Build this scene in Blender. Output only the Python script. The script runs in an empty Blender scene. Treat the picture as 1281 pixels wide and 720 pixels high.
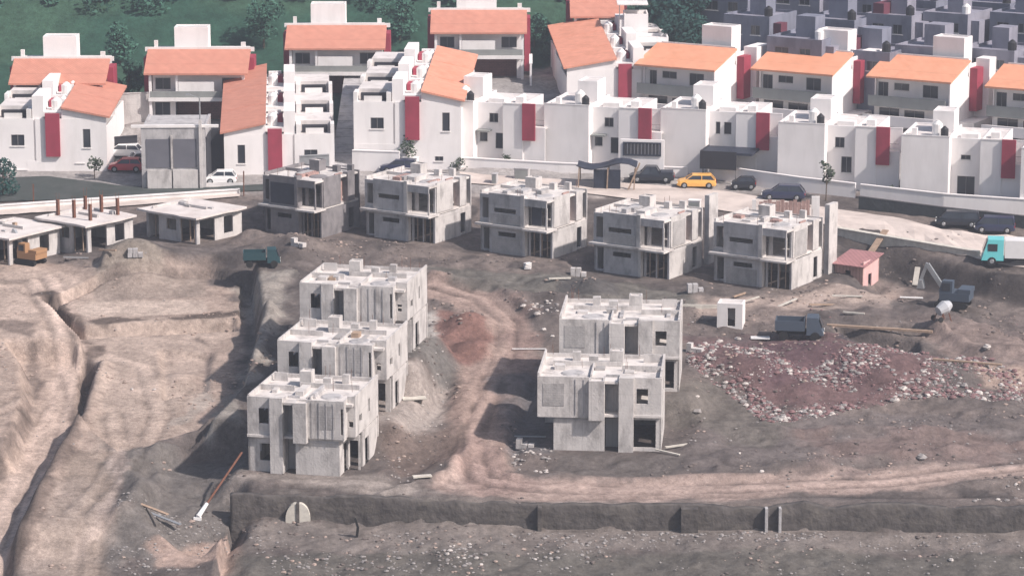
import bpy, math, random
import numpy as np
from mathutils import Vector, Matrix
R = math.radians
rnd = random.Random(11)
sc = bpy.context.scene
COL = sc.collection

# ------------------------------------------------------------------ camera
FPX, W0, H0 = 3800.0, 1281.0, 720.0
PITCH = R(12.5)
CAM = np.array([0.0, -230.7, 66.2])
cam = bpy.data.cameras.new("camera"); camo = bpy.data.objects.new("camera", cam); COL.objects.link(camo)
cam.lens = FPX / W0 * 36.0; cam.sensor_width = 36; cam.clip_start = 1; cam.clip_end = 3000
camo.location = CAM; camo.rotation_euler = (R(90) - PITCH, 0, 0)
sc.camera = camo

def ray(u, v):
    a = (u - W0 / 2) / FPX; b = (v - H0 / 2) / FPX
    fw = np.array([0, math.cos(PITCH), -math.sin(PITCH)]); up = np.array([0, math.sin(PITCH), math.cos(PITCH)])
    return fw + a * np.array([1, 0, 0]) - b * up
def P(u, v, off=0.0):
    """map pixel of the survey photo to the site's base slope z = .1 y + off"""
    d = ray(u, v); t = (.1 * CAM[1] + off - CAM[2]) / (d[2] - .1 * d[1])
    return CAM + d * t

# ------------------------------------------------------------------ noise
_g = np.random.RandomState(3).rand(256, 256)
def vnoise(x, y, s, o=0):
    x = np.asarray(x) / s + 37.7 + o * 13.1; y = np.asarray(y) / s + 91.3 + o * 7.7
    xi = np.floor(x).astype(int); yi = np.floor(y).astype(int); fx = x - xi; fy = y - yi
    fx = fx * fx * (3 - 2 * fx); fy = fy * fy * (3 - 2 * fy)
    a = _g[xi % 256, yi % 256]; b = _g[(xi + 1) % 256, yi % 256]; c = _g[xi % 256, (yi + 1) % 256]; d = _g[(xi + 1) % 256, (yi + 1) % 256]
    return (a * (1 - fx) + b * fx) * (1 - fy) + (c * (1 - fx) + d * fx) * fy - .5
def fbm(x, y, s, n=4, o=0):
    r = 0
    for k in range(n): r = r + vnoise(x, y, s / 2 ** k, o + k) / 2 ** k
    return r
def sstep(t): t = np.clip(t, 0, 1); return t * t * (3 - 2 * t)
def sdist(x, y, poly):
    """signed distance to polygon, positive inside"""
    x = np.asarray(x, float); y = np.asarray(y, float)
    d = np.full(x.shape, 1e9); ins = np.zeros(x.shape, bool); n = len(poly)
    for i in range(n):
        x0, y0 = poly[i]; x1, y1 = poly[(i + 1) % n]; ex, ey = x1 - x0, y1 - y0
        t = np.clip(((x - x0) * ex + (y - y0) * ey) / (ex * ex + ey * ey + 1e-9), 0, 1)
        d = np.minimum(d, np.hypot(x - x0 - t * ex, y - y0 - t * ey))
        if y0 != y1:
            c = ((y0 > y) != (y1 > y)) & (x < (x1 - x0) * (y - y0) / (y1 - y0) + x0); ins ^= c
    return np.where(ins, d, -d)
def ldist(x, y, line):
    """distance and signed side offset to an open polyline"""
    d = np.full(np.shape(x), 1e9); s = np.zeros(np.shape(x))
    for (x0, y0), (x1, y1) in zip(line[:-1], line[1:]):
        ex, ey = x1 - x0, y1 - y0; L = ex * ex + ey * ey
        t = np.clip(((x - x0) * ex + (y - y0) * ey) / L, 0, 1)
        dd = np.hypot(x - x0 - t * ex, y - y0 - t * ey); sg = np.sign((x - x0) * ey - (y - y0) * ex)
        m = dd < d; d = np.where(m, dd, d); s = np.where(m, sg * dd, s)
    return d, s
def pxl(pts, off=0): return [tuple(P(u, v, off)[:2]) for u, v in pts]

# ------------------------------------------------------------------ terrain shape
WALL = pxl([(288, 621), (420, 623), (560, 629), (700, 632), (860, 634), (1000, 633), (1140, 635), (1400, 640)])
RAMP = lambda p0, p1: (P(*p0)[:2], P(*p1)[:2])
feats = []   # (poly, dz, edge, ramp)
def feat(pts, dz, edge, ramp=None): feats.append((pxl(pts), dz, edge, ramp))
feats.append((WALL + [(150, -8), (150, -60), (WALL[0][0], -60)], -1.8, .35, None))
feats.append(([(WALL[0][0] - 4, WALL[0][1] - 3), (WALL[0][0] + .2, WALL[0][1]), (WALL[0][0] + .2, -60), (-60, -60), (-60, -24)], -1.7, 5, None))
feat([(92, 425), (118, 440), (98, 500), (84, 535), (50, 590), (18, 655), (0, 730), (-90, 730), (-90, 560), (10, 560), (34, 500), (30, 450), (10, 425)], -2.1, 1.3)
feat([(60, 374), (125, 348), (262, 336), (316, 348), (322, 420), (300, 505), (250, 545), (150, 562), (96, 520), (102, 420)], -1.3, .45)
feat([(70, 374), (125, 350), (262, 338), (300, 345), (300, 390), (108, 402)], .6, .3)
feat([(318, 345), (345, 338), (430, 400), (430, 600), (330, 560), (262, 546), (306, 505), (328, 420)], 1.5, .7)
feat([(128, 344), (262, 333), (335, 340), (335, 324), (128, 326)], 1.1, .7)
feat([(52, 372), (60, 368), (106, 398), (292, 389), (295, 396), (102, 405)], -.9, .4)
feat([(200, 420), (262, 425), (258, 470), (205, 480)], -.5, .6)
feat([(175, 575), (235, 548), (305, 552), (300, 640), (250, 665), (190, 640)], -1.6, 1.8)
feat([(1048, 408), (1145, 428), (1150, 444), (1100, 440), (1046, 418)], -1.3, .8)
feat([(1046, 286), (1240, 345), (1400, 372), (1400, 460), (1240, 400), (1040, 352)], -2.2, 2.5, RAMP((1010, 330), (1110, 340)))
feat([(640, 530), (672, 470), (690, 560), (640, 575)], -.8, 1.5)
feat([(440, 540), (500, 450), (560, 470), (560, 560), (500, 600)], -1.0, 3)
bumps = []   # (x, y, r, h)
def bump(u, v, r, h): p = P(u, v); bumps.append((p[0], p[1], r, h))
for b in [(168, 338, 3.2, 1.9), (585, 412, 2.6, 1.5), (600, 440, 1.6, .9), (742, 368, 2.3, 1.1), (372, 312, 3.2, 1.4), (320, 298, 2.5, 1), (690, 360, 1.7, .8),
          (225, 455, 2.0, .8), (535, 540, 2.3, 1.0), (560, 585, 1.5, .6), (480, 590, 1.8, .6), (200, 600, 2, .8), (905, 455, 3, .6), (950, 475, 3.2, 1.1), (1000, 490, 3, .8), (1010, 455, 4, 1.3), (1080, 465, 4, 1.2), (1130, 475, 3, .9), (915, 480, 4, .3), (1200, 480, 6, .7),
          (830, 545, 2, .7), (845, 495, 2.2, .9), (700, 600, 2, .25), (940, 345, 1.4, 1.0), (60, 300, 2, .5), (550, 350, 2.5, .5)]: bump(*b)
BERMS = [(pxl(p), h, w) for p, h, w in (
    ([(338, 415), (322, 468), (292, 508), (250, 536), (200, 545)], 1.1, .9), ([(128, 440), (108, 500), (92, 540), (60, 600), (30, 660)], .5, .8),
    ([(640, 372), (700, 380), (860, 392)], .5, .8), ([(540, 352), (620, 362), (672, 400)], .6, .6), ([(870, 530), (960, 545), (1080, 540), (1200, 548)], .5, .9), ([(900, 590), (1000, 588), (1120, 572), (1281, 555)], .45, .6),
    ([(470, 620), (560, 596), (590, 560)], .4, .6), ([(640, 596), (800, 600), (960, 596)], .3, .5), ([(1160, 410), (1220, 440), (1300, 450)], .7, .8), ([(1000, 395), (1100, 402), (1180, 420)], .5, .7), ([(150, 640), (190, 600), (200, 560)], .6, .7), ([(560, 470), (520, 455), (490, 440)], .7, .9))]
FLAT = pxl([(-160, 322), (110, 330), (262, 326), (330, 390), (325, 520), (250, 575), (150, 600), (120, 740), (-160, 740)])
pads = []
def pad(x, y, yaw, x0, x1, y0, y1, z, m=.6, blend=2.4): pads.append((x, y, yaw, x0 - m, x1 + m, y0 - m, y1 + m, z, blend))
RUTS = [(pxl([(20, 350), (110, 420), (180, 440), (200, 500), (170, 560), (120, 640), (100, 740)]), .7), (pxl([(60, 345), (90, 400), (240, 410), (300, 440)]), .5), (pxl([(-20, 520), (30, 500), (60, 450)]), .8), (pxl([(600, 365), (680, 350), (860, 372), (1000, 392), (1281, 430)]), .6), (pxl([(300, 330), (340, 338), (370, 335), (560, 345)]), .7), (pxl([(660, 604), (900, 560), (1281, 540)]), .6), (pxl([(300, 606), (470, 606), (600, 606)]), .7),
        (pxl([(40, 350), (70, 400), (95, 470), (70, 540), (35, 600), (5, 690), (-20, 740)]), 1.0),
        (pxl([(540, 358), (600, 372), (635, 405), (632, 440), (612, 480), (598, 530), (590, 570), (602, 600), (680, 610), (800, 612), (950, 608), (1100, 602), (1300, 580)]), 1.0),
        (pxl([(620, 480), (600, 520), (575, 570), (570, 600)]), .8),
        (pxl([(90, 640), (130, 600), (150, 560), (140, 500)]), .8),
        (pxl([(690, 672), (900, 668), (1300, 668)], -2.7), .8)]
def height(x, y):
    x = np.asarray(x, float); y = np.asarray(y, float)
    z = .1 * y
    z = z + sstep((y - 88) / 14) * .8
    # wooded hill on the left, rising town on the right
    left = sstep((25 - x) / 30)
    z = z + np.maximum(y - 132, 0) * (.12 + .38 * left)
    z = z - np.maximum(y - 215, 0) * (.12 + .20 * left)
    for poly, dz, edge, rp in feats:
        w = sstep(.5 + sdist(x, y, poly) / edge)
        if rp is not None:
            (a, b) = rp; e = b - a; L = float(e @ e)
            w = w * sstep(((x - a[0]) * e[0] + (y - a[1]) * e[1]) / L)
        z = z + w * dz
    for bx, by, r, h in bumps: z = z + h * np.exp(-((x - bx) ** 2 + (y - by) ** 2) / (r * r))
    n = fbm(x, y, 7, 5) * .75 + fbm(x, y, 1.7, 3, 9) * .22
    n = n * (1 - .95 * sstep(.5 + sdist(x, y, FLAT) / 3))
    cl = fbm(x, y, .95, 2, 60); rg = .5 - np.abs(fbm(x, y, 4.2, 3, 70))
    n = n + (cl * .12 + rg * .28) * (1 - sstep(.5 + sdist(x, y, FLAT) / 3)) + cl * .05
    rd = np.full(x.shape, 1e9)
    for line, w in RUTS:
        if w >= .8: rd = np.minimum(rd, ldist(x, y, line)[0])
    n = n * (1 - .85 * sstep((3.4 - rd) / 1.6))
    z = z + n * sstep((75 - y) / 12)
    for ln, h_, w_ in BERMS:
        d, s = ldist(x, y, ln); z = z + h_ * np.exp(-(d / w_) ** 2) * (1 + .8 * fbm(x, y, 3, 2, 17))
    z = z + fbm(x, y, 14, 3, 4) * 2.5 * sstep((y - 150) / 20)
    for line, w in RUTS:
        d, s = ldist(x, y, line)
        z = z - .13 * np.exp(-((np.abs(s) - .85) / .22) ** 2) * w
    for px_, py_, yaw, x0, x1, y0, y1, pz, bl in pads:
        c, s = math.cos(yaw), math.sin(yaw); lx = (x - px_) * c + (y - py_) * s; ly = -(x - px_) * s + (y - py_) * c
        dx = np.maximum(np.maximum(x0 - lx, lx - x1), 0); dy = np.maximum(np.maximum(y0 - ly, ly - y1), 0)
        w = sstep(1 - np.hypot(dx, dy) / bl); z = z * (1 - w) + w * pz
    return z
def hz(x, y): return float(height(np.array([x]), np.array([y]))[0])
def G(u, v):
    """point on the finished ground seen at a pixel of the survey photo"""
    d = ray(u, v); t = np.linspace(190, 520, 1200); pts = CAM[None] + d[None] * t[:, None]
    k = np.nonzero(pts[:, 2] < height(pts[:, 0], pts[:, 1]))[0]
    k = k[0] if len(k) else -1
    return Vector((pts[k][0], pts[k][1], hz(pts[k][0], pts[k][1])))

# ------------------------------------------------------------------ materials
MATS = {}
def mat(name, col, rough=.85, var=.12, scale=1.5, bump_s=0.0, bump_scale=8, metal=0, stain=None, stain_amt=.5, stain_scale=(.7, .7, .25), spec=.3, joints=None):
    if name in MATS: return MATS[name]
    m = bpy.data.materials.new(name); m.use_nodes = True; nt = m.node_tree; N = nt.nodes; L = nt.links; bs = N["Principled BSDF"]
    bs.inputs["Roughness"].default_value = rough; bs.inputs["Metallic"].default_value = metal; bs.inputs["Specular IOR Level"].default_value = spec
    geo = N.new("ShaderNodeNewGeometry")
    n1 = N.new("ShaderNodeTexNoise"); n1.inputs["Scale"].default_value = scale; n1.inputs["Detail"].default_value = 6; L.new(geo.outputs["Position"], n1.inputs["Vector"])
    mr = N.new("ShaderNodeMapRange"); mr.inputs["From Min"].default_value = .25; mr.inputs["From Max"].default_value = .75
    mr.inputs["To Min"].default_value = 1 - var; mr.inputs["To Max"].default_value = 1 + var; L.new(n1.outputs["Fac"], mr.inputs["Value"])
    mx = N.new("ShaderNodeVectorMath"); mx.operation = 'SCALE'; mx.inputs[0].default_value = col; L.new(mr.outputs[0], mx.inputs["Scale"])
    out = mx.outputs[0]
    if stain:
        mp = N.new("ShaderNodeMapping"); mp.inputs["Scale"].default_value = stain_scale; L.new(geo.outputs["Position"], mp.inputs["Vector"])
        n2 = N.new("ShaderNodeTexNoise"); n2.inputs["Scale"].default_value = 1.0; n2.inputs["Detail"].default_value = 8; n2.inputs["Roughness"].default_value = .65; L.new(mp.outputs[0], n2.inputs["Vector"])
        r2 = N.new("ShaderNodeMapRange"); r2.inputs["From Min"].default_value = .48; r2.inputs["From Max"].default_value = .68; r2.inputs["To Max"].default_value = stain_amt; L.new(n2.outputs["Fac"], r2.inputs["Value"])
        mm = N.new("ShaderNodeMix"); mm.data_type = 'RGBA'; L.new(r2.outputs[0], mm.inputs["Factor"]); L.new(out, mm.inputs[6]); mm.inputs[7].default_value = (*stain, 1); out = mm.outputs[2]
    if joints:
        br = N.new("ShaderNodeTexBrick"); tc = N.new("ShaderNodeTexCoord")
        cm = N.new("ShaderNodeSeparateXYZ"); L.new(tc.outputs["Object"], cm.inputs[0]); ad = N.new("ShaderNodeMath"); ad.operation = 'ADD'; L.new(cm.outputs[0], ad.inputs[0]); L.new(cm.outputs[1], ad.inputs[1])
        cb = N.new("ShaderNodeCombineXYZ"); L.new(ad.outputs[0], cb.inputs[0]); L.new(cm.outputs[2], cb.inputs[1]); L.new(cb.outputs[0], br.inputs["Vector"])
        br.inputs["Scale"].default_value = 1; br.inputs["Brick Width"].default_value = joints[0]; br.inputs["Row Height"].default_value = joints[1]; br.inputs["Mortar Size"].default_value = joints[2]; br.offset = joints[4] if len(joints) > 4 else 0
        br.inputs["Color1"].default_value = (1, 1, 1, 1); br.inputs["Color2"].default_value = (.93, .93, .93, 1); br.inputs["Mortar"].default_value = (joints[3],) * 3 + (1,)
        mu = N.new("ShaderNodeMix"); mu.data_type = 'RGBA'; mu.blend_type = 'MULTIPLY'; mu.inputs["Factor"].default_value = 1; L.new(out, mu.inputs[6]); L.new(br.outputs["Color"], mu.inputs[7]); out = mu.outputs[2]
    L.new(out, bs.inputs["Base Color"])
    if bump_s:
        nb = N.new("ShaderNodeTexNoise"); nb.inputs["Scale"].default_value = bump_scale; nb.inputs["Detail"].default_value = 5; L.new(geo.outputs["Position"], nb.inputs["Vector"])
        b = N.new("ShaderNodeBump"); b.inputs["Strength"].default_value = bump_s; b.inputs["Distance"].default_value = .1; L.new(nb.outputs["Fac"], b.inputs["Height"]); L.new(b.outputs[0], bs.inputs["Normal"])
    MATS[name] = m; return m
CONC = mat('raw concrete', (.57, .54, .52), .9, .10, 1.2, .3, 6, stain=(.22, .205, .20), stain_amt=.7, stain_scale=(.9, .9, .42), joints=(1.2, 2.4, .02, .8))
BLOCK = mat('grey block infill', (.42, .40, .39), .95, .14, 1.4, .3, 6, stain=(.2, .19, .19), stain_amt=.6, joints=(.4, .2, .02, .82, .5))
CONC3 = mat('blackened raw concrete', (.22, .205, .21), .9, .2, 1.2, .3, 6, stain=(.10, .095, .10), stain_amt=.8, stain_scale=(.8, .8, .4))
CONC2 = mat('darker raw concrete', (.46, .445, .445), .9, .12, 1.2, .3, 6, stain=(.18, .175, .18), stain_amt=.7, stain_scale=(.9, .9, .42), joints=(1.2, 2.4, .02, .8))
SLAB = mat('roof screed', (.64, .60, .57), .9, .13, .8, .25, 4, stain=(.27, .245, .235), stain_amt=.75, stain_scale=(.7, .7, .7))
WHITE = mat('white render paint', (.84, .805, .79), .8, .04, .5, stain=(.60, .57, .55), stain_amt=.35, stain_scale=(.6, .6, .14))
WHITE2 = mat('white parapet paint', (.78, .75, .73), .8, .06, .8, stain=(.5, .47, .45), stain_amt=.4)
ROOFW = mat('white roof membrane', (.66, .62, .60), .85, .12, .7, stain=(.42, .38, .36), stain_amt=.6)
TILE = mat('orange clay tile', (.73, .32, .215), .8, .10, 1.2, .0, stain=(.55, .22, .13), stain_amt=.5, joints=(.32, 3.2, .03, .82))
TILE2 = mat('faded pink orange tile', (.56, .25, .18), .8, .10, 1.2, .0, stain=(.50, .2, .14), stain_amt=.5, joints=(.32, 3.2, .03, .82))
TILE3 = mat('bright orange tile', (.76, .35, .215), .8, .08, 1.2, .0, stain=(.62, .25, .13), stain_amt=.4, joints=(.32, 3.2, .03, .85))
MAROON = mat('maroon paint', (.33, .045, .075), .7, .12, 1.0, stain=(.22, .035, .05), stain_amt=.5)
GLASS = mat('dark window glass', (.035, .04, .05), .12, .3, .6, spec=.6)
FRAME = mat('grey window frame', (.22, .21, .21), .6)
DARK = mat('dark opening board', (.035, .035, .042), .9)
GREYP = mat('grey plaster band', (.26, .27, .26), .85, .1, 1, stain=(.17, .17, .17), stain_amt=.4)
BRICKR = mat('reddish block infill', (.22, .10, .09), .9, .2, 2, joints=(.4, .2, .02, .6, .5))
ASPH = mat('asphalt', (.052, .062, .058), .9, .15, .7, .3, 12, stain=(.10, .10, .10), stain_amt=.6, stain_scale=(.4, .4, .4))
ROADC = mat('pale dusty concrete road', (.60, .52, .47), .9, .13, .5, .2, 6, stain=(.40, .34, .31), stain_amt=.7, stain_scale=(.3, .5, .4), joints=(4, 4, .04, .75))
WALLM = mat('earth stained masonry', (.085, .076, .072), .95, .4, 1.6, 1.0, 3, stain=(.14, .125, .11), stain_amt=.7, stain_scale=(.4, .4, 1.0))
PLAST = mat('pale plaster', (.56, .53, .47), .9, .15, 3, stain=(.35, .32, .28), stain_amt=.5)
WOOD = mat('weathered plank', (.36, .26, .19), .9, .25, 3)
WOODP = mat('pinkish shuttering ply', (.40, .26, .23), .9, .2, 2, joints=(.35, 5, .03, .6))
RUST = mat('rusted steel', (.16, .07, .045), .8, .3, 5)
PINK = mat('faded pink render', (.66, .42, .40), .9, .1, 1.5, stain=(.45, .28, .26), stain_amt=.5)
PINKR = mat('maroon sheet roof', (.38, .19, .19), .8, .12, 1.5, joints=(.5, 9, .05, .7))
METAL = mat('galvanised metal', (.42, .43, .44), .45, .1, 3, metal=.6)
TANK = mat('white plastic tank', (.80, .78, .76), .5)
TANKB = mat('black plastic tank', (.025, .025, .028), .5)
RUBBER = mat('tyre rubber', (.02, .02, .02), .9)
LAMP = mat('headlamp glass', (.75, .75, .72), .2, spec=.7)
TAIL = mat('tail lamp plastic', (.45, .02, .02), .3)
NET = mat('dark green shade netting', (.055, .062, .065), .95, .25, 1.5, .6, 3)
TARP = mat('black blue tarpaulin', (.03, .036, .055), .6, .3, 1.2, .5, 2)
TARPG = mat('green tarpaulin', (.035, .12, .10), .7, .25, 1.2, .5, 2)
BARK = mat('grey bark', (.10, .075, .055), .95)
LEAF1 = mat('dusty green leaves', (.052, .075, .045), .8, .4, 1.0)
LEAF2 = mat('deep green leaves', (.045, .12, .085), .8, .3, .12)
LEAF3 = mat('bluish green leaves', (.02, .07, .06), .8, .4, .3)
SHADEW = mat('mauve grey render', (.27, .265, .315), .85, .1, .5, stain=(.10, .10, .13), stain_amt=.5)  # white walls under cloud; the shade is mixed into the colour
SHADEW2 = mat('slate grey render', (.20, .21, .265), .85, .1, .5, stain=(.08, .085, .11), stain_amt=.5)  # deeper tone of the same cloud shade put into white walls
SHADEM = mat('dusky maroon render', (.13, .035, .055), .85, .1)  # maroon with the cloud shade darkened into it
STONE = [mat('pale stone', (.50, .46, .43), .9, .2, 3), mat('grey stone', (.28, .26, .25), .9, .25, 3), mat('reddish stone', (.22, .13, .13), .9, .25, 3)]
GRASSM = mat('rough hillside scrub', (.022, .065, .045), .95, .45, .25, .8, 1.2, stain=(.06, .11, .07), stain_amt=.6, stain_scale=(.12, .12, .12))
def car_paint(name, col, rough=.3): return mat(name, col, rough, .04, 2, spec=.5)

# ------------------------------------------------------------------ mesh helpers
def link(name, me, m, parent=None):
    o = bpy.data.objects.new(name, me); COL.objects.link(o)
    if m is not None: me.materials.append(m)
    if parent is not None: o.parent = parent
    return o
class MB:
    def __init__(s): s.v = []; s.f = []
    def box(s, x0, x1, y0, y1, z0, z1):
        n = len(s.v); s.v += [(x0, y0, z0), (x1, y0, z0), (x1, y1, z0), (x0, y1, z0), (x0, y0, z1), (x1, y0, z1), (x1, y1, z1), (x0, y1, z1)]
        s.f += [tuple(n + i for i in q) for q in ((0, 3, 2, 1), (4, 5, 6, 7), (0, 1, 5, 4), (1, 2, 6, 5), (2, 3, 7, 6), (3, 0, 4, 7))]; return s
    def hexa(s, b, t):
        n = len(s.v); s.v += list(b) + list(t)
        s.f += [tuple(n + i for i in q) for q in ((0, 3, 2, 1), (4, 5, 6, 7), (0, 1, 5, 4), (1, 2, 6, 5), (2, 3, 7, 6), (3, 0, 4, 7))]; return s
    def cyl(s, p0, p1, r0, r1=None, n=8):
        r1 = r0 if r1 is None else r1; p0 = Vector(p0); p1 = Vector(p1); d = (p1 - p0).normalized()
        a = d.orthogonal().normalized(); b = d.cross(a); k = len(s.v)
        for p, r in ((p0, r0), (p1, r1)):
            for i in range(n): q = 2 * math.pi * i / n; s.v.append(tuple(p + (a * math.cos(q) + b * math.sin(q)) * r))
        for i in range(n): j = (i + 1) % n; s.f.append((k + i, k + j, k + n + j, k + n + i))
        s.f.append(tuple(k + i for i in range(n))[::-1]); s.f.append(tuple(k + n + i for i in range(n))); return s
    def bar(s, p0, p1, w, h=None):
        h = h or w; p0 = Vector(p0); p1 = Vector(p1); d = (p1 - p0).normalized(); a = d.cross(Vector((0, 0, 1)))
        if a.length < .01: a = Vector((1, 0, 0))
        a = a.normalized() * w / 2; b = a.normalized().cross(d) * h / 2
        return s.hexa([tuple(p0 - a - b), tuple(p0 + a - b), tuple(p1 + a - b), tuple(p1 - a - b)], [tuple(p0 - a + b), tuple(p0 + a + b), tuple(p1 + a + b), tuple(p1 - a + b)])
    def prism(s, prof, x0, x1):
        """profile (y,z) closed, extruded along x"""
        n = len(prof); k = len(s.v)
        for x in (x0, x1):
            s.v += [(x, a, b) for a, b in prof]
        for i in range(n): j = (i + 1) % n; s.f.append((k + i, k + j, k + n + j, k + n + i))
        s.f.append(tuple(k + i for i in range(n))[::-1]); s.f.append(tuple(k + n + i for i in range(n))); return s
    def rock(s, c, r, rr, flat=.7):
        import itertools
        k = len(s.v); n = 6
        for j, (zz, q) in enumerate(((-.5, .8), (.15, 1.0), (.7, .6))):
            for i in range(n):
                a = 2 * math.pi * (i + .4 * j) / n; e = r * q * rr.uniform(.7, 1.2)
                s.v.append((c[0] + e * math.cos(a), c[1] + e * math.sin(a) * rr.uniform(.8, 1), c[2] + r * zz * flat * rr.uniform(.8, 1.15)))
        for j in range(2):
            for i in range(n): a = k + j * n + i; b = k + j * n + (i + 1) % n; s.f.append((a, b, b + n, a + n))
        s.f.append(tuple(k + i for i in range(n))[::-1]); s.f.append(tuple(k + 2 * n + i for i in range(n))); return s
    def me(s, name):
        m = bpy.data.meshes.new(name); m.from_pydata([tuple(map(float, v)) for v in s.v], [], s.f); m.validate(); return m
    def build(s, name, m, parent=None): return link(name, s.me(name), m, parent)
def B(*bs):
    m = MB()
    for b in bs: m.box(*b)
    return m
def tag(o, label=None, cat=None, group=None, kind=None):
    if label: o['label'] = label
    if cat: o['category'] = cat
    if group: o['group'] = group
    if kind: o['kind'] = kind
    return o
def root(name, label, cat, loc, yaw=0, group=None):
    o = bpy.data.objects.new(name, None); COL.objects.link(o); o.location = loc; o.rotation_euler = (0, 0, yaw); o.empty_display_size = .5
    return tag(o, label, cat, group)
def copy_tree(o, parent=None):
    c = o.copy(); COL.objects.link(c)
    if parent is not None: c.parent = parent
    for ch in list(o.children): copy_tree(ch, c)
    return c

class Ctx:
    """local builder; mirror flips x in 0..W"""
    def __init__(s, rt, W=0, mirror=False): s.r = rt; s.W = W; s.m = mirror
    def X(s, a, b): return (s.W - b, s.W - a) if s.m else (a, b)
    def bx(s, name, m, *boxes, parent=None, label=None):
        if len(boxes) > 1 and name in ('roof_block', 'column', 'parapet', 'post', 'fin', 'panel', 'plinth', 'pillar', 'side_wall', 'flat_roof', 'carport_fascia', 'balcony_front', 'balcony_beam', 'rail', 'side_wing'):
            for q in boxes: o = s.bx(name, m, q, parent=parent, label=label)
            return o
        mb = MB()
        for (a, b, c, d, e, f) in boxes: a, b = s.X(a, b); mb.box(a, b, c, d, e, f)
        o = mb.build(name, m, parent or s.r)
        if label: o['label'] = label
        return o
    def wall(s, side, c, a0, a1, z0, z1, m, holes=(), t=.15, name='wall', glaze=(), fr=FRAME, label=None):
        """side F/B: plane y=c spans x a0..a1 ; L/R: plane x=c spans y. body goes inward. holes (a0,a1,z0,z1). glaze: indices of holes with a window"""
        if s.m:
            if side in 'FB': a0, a1 = s.W - a1, s.W - a0; holes = [(s.W - h[1], s.W - h[0], h[2], h[3]) for h in holes]
            else: side = {'L': 'R', 'R': 'L'}[side]; c = s.W - c
        inw = {'F': 1, 'B': -1, 'L': 1, 'R': -1}[side] * t
        As = sorted({a0, a1, *[min(max(h[0], a0), a1) for h in holes], *[min(max(h[1], a0), a1) for h in holes]})
        Zs = sorted({z0, z1, *[min(max(h[2], z0), z1) for h in holes], *[min(max(h[3], z0), z1) for h in holes]})
        sol = {}
        for i in range(len(As) - 1):
            for j in range(len(Zs) - 1):
                ca, cz = (As[i] + As[i + 1]) / 2, (Zs[j] + Zs[j + 1]) / 2
                sol[i, j] = not any(h[0] < ca < h[1] and h[2] < cz < h[3] for h in holes)
        mb = MB()
        def pt(a, d, z): return (a, c + d, z) if side in 'FB' else (c + d, a, z)
        def quad(*p): k = len(mb.v); mb.v += p; mb.f.append((k, k + 1, k + 2, k + 3))
        for (i, j), ok in sol.items():
            if not ok: continue
            A, Bq, Z, Y = As[i], As[i + 1], Zs[j], Zs[j + 1]
            quad(pt(A, 0, Z), pt(Bq, 0, Z), pt(Bq, 0, Y), pt(A, 0, Y)); quad(pt(A, inw, Z), pt(A, inw, Y), pt(Bq, inw, Y), pt(Bq, inw, Z))
            if not sol.get((i - 1, j)): quad(pt(A, 0, Z), pt(A, 0, Y), pt(A, inw, Y), pt(A, inw, Z))
            if not sol.get((i + 1, j)): quad(pt(Bq, 0, Z), pt(Bq, inw, Z), pt(Bq, inw, Y), pt(Bq, 0, Y))
            if not sol.get((i, j - 1)): quad(pt(A, 0, Z), pt(A, inw, Z), pt(Bq, inw, Z), pt(Bq, 0, Z))
            if not sol.get((i, j + 1)): quad(pt(A, 0, Y), pt(Bq, 0, Y), pt(Bq, inw, Y), pt(A, inw, Y))
        o = mb.build(name, m, s.r)
        if label: o['label'] = label
        for g in glaze:
            h = holes[g]; f = MB(); e = .06; d0, d1 = sorted((inw * .25, inw * .6)); pd = sorted((inw * .7, inw * .8))
            def fb(mb_, a, b, z_, y_, da, db):
                if side in 'FB': mb_.box(a, b, c + da, c + db, z_, y_)
                else: mb_.box(c + da, c + db, a, b, z_, y_)
            fb(f, h[0], h[1], h[2], h[2] + e, d0, d1); fb(f, h[0], h[1], h[3] - e, h[3], d0, d1)
            fb(f, h[0], h[0] + e, h[2] + e, h[3] - e, d0, d1); fb(f, h[1] - e, h[1], h[2] + e, h[3] - e, d0, d1)
            if h[1] - h[0] > .9: q = (h[0] + h[1]) / 2; fb(f, q - e / 2, q + e / 2, h[2] + e, h[3] - e, d0, d1)
            fo = f.build('window', fr, s.r); p = MB(); fb(p, h[0], h[1], h[2], h[3], *pd); p.build('pane', GLASS, fo)
            if side == 'F': B((h[0] - .08, h[1] + .08, c - .09, c - .003, h[2] - .1, h[2] - .02)).build('sill', WHITE2, fo)
        return o
    def shell(s, x0, x1, y0, y1, z0, z1, m, F=(), R_=(), L_=(), B_=(), par=.3, roof=SLAB, t=.15, gF=(), gR=(), gL=(), rname='roof_slab', fr=FRAME, slab_t=.18):
        s.wall('F', y0, x0, x1, z0, z1, m, F, t, glaze=gF, fr=fr); s.wall('B', y1, x0, x1, z0, z1, m, B_, t)
        s.wall('L', x0, y0 + t, y1 - t, z0, z1, m, L_, t, glaze=gL, fr=fr); s.wall('R', x1, y0 + t, y1 - t, z0, z1, m, R_, t, glaze=gR, fr=fr)
        if roof is not None: s.bx(rname, roof, (x0 + t, x1 - t, y0 + t, y1 - t, z1 - par - slab_t, z1 - par))

def tank(r, x, y, z, m=TANK, rad=.5, h=1.1):
    mb = MB(); mb.cyl((x, y, z), (x, y, z + h * .8), rad, rad, 12); mb.cyl((x, y, z + h * .8), (x, y, z + h), rad * .95, rad * .45, 12); mb.cyl((x, y, z + h), (x, y, z + h + .08), rad * .3, rad * .3, 8)
    return mb.build('water_tank', m, r)

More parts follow.
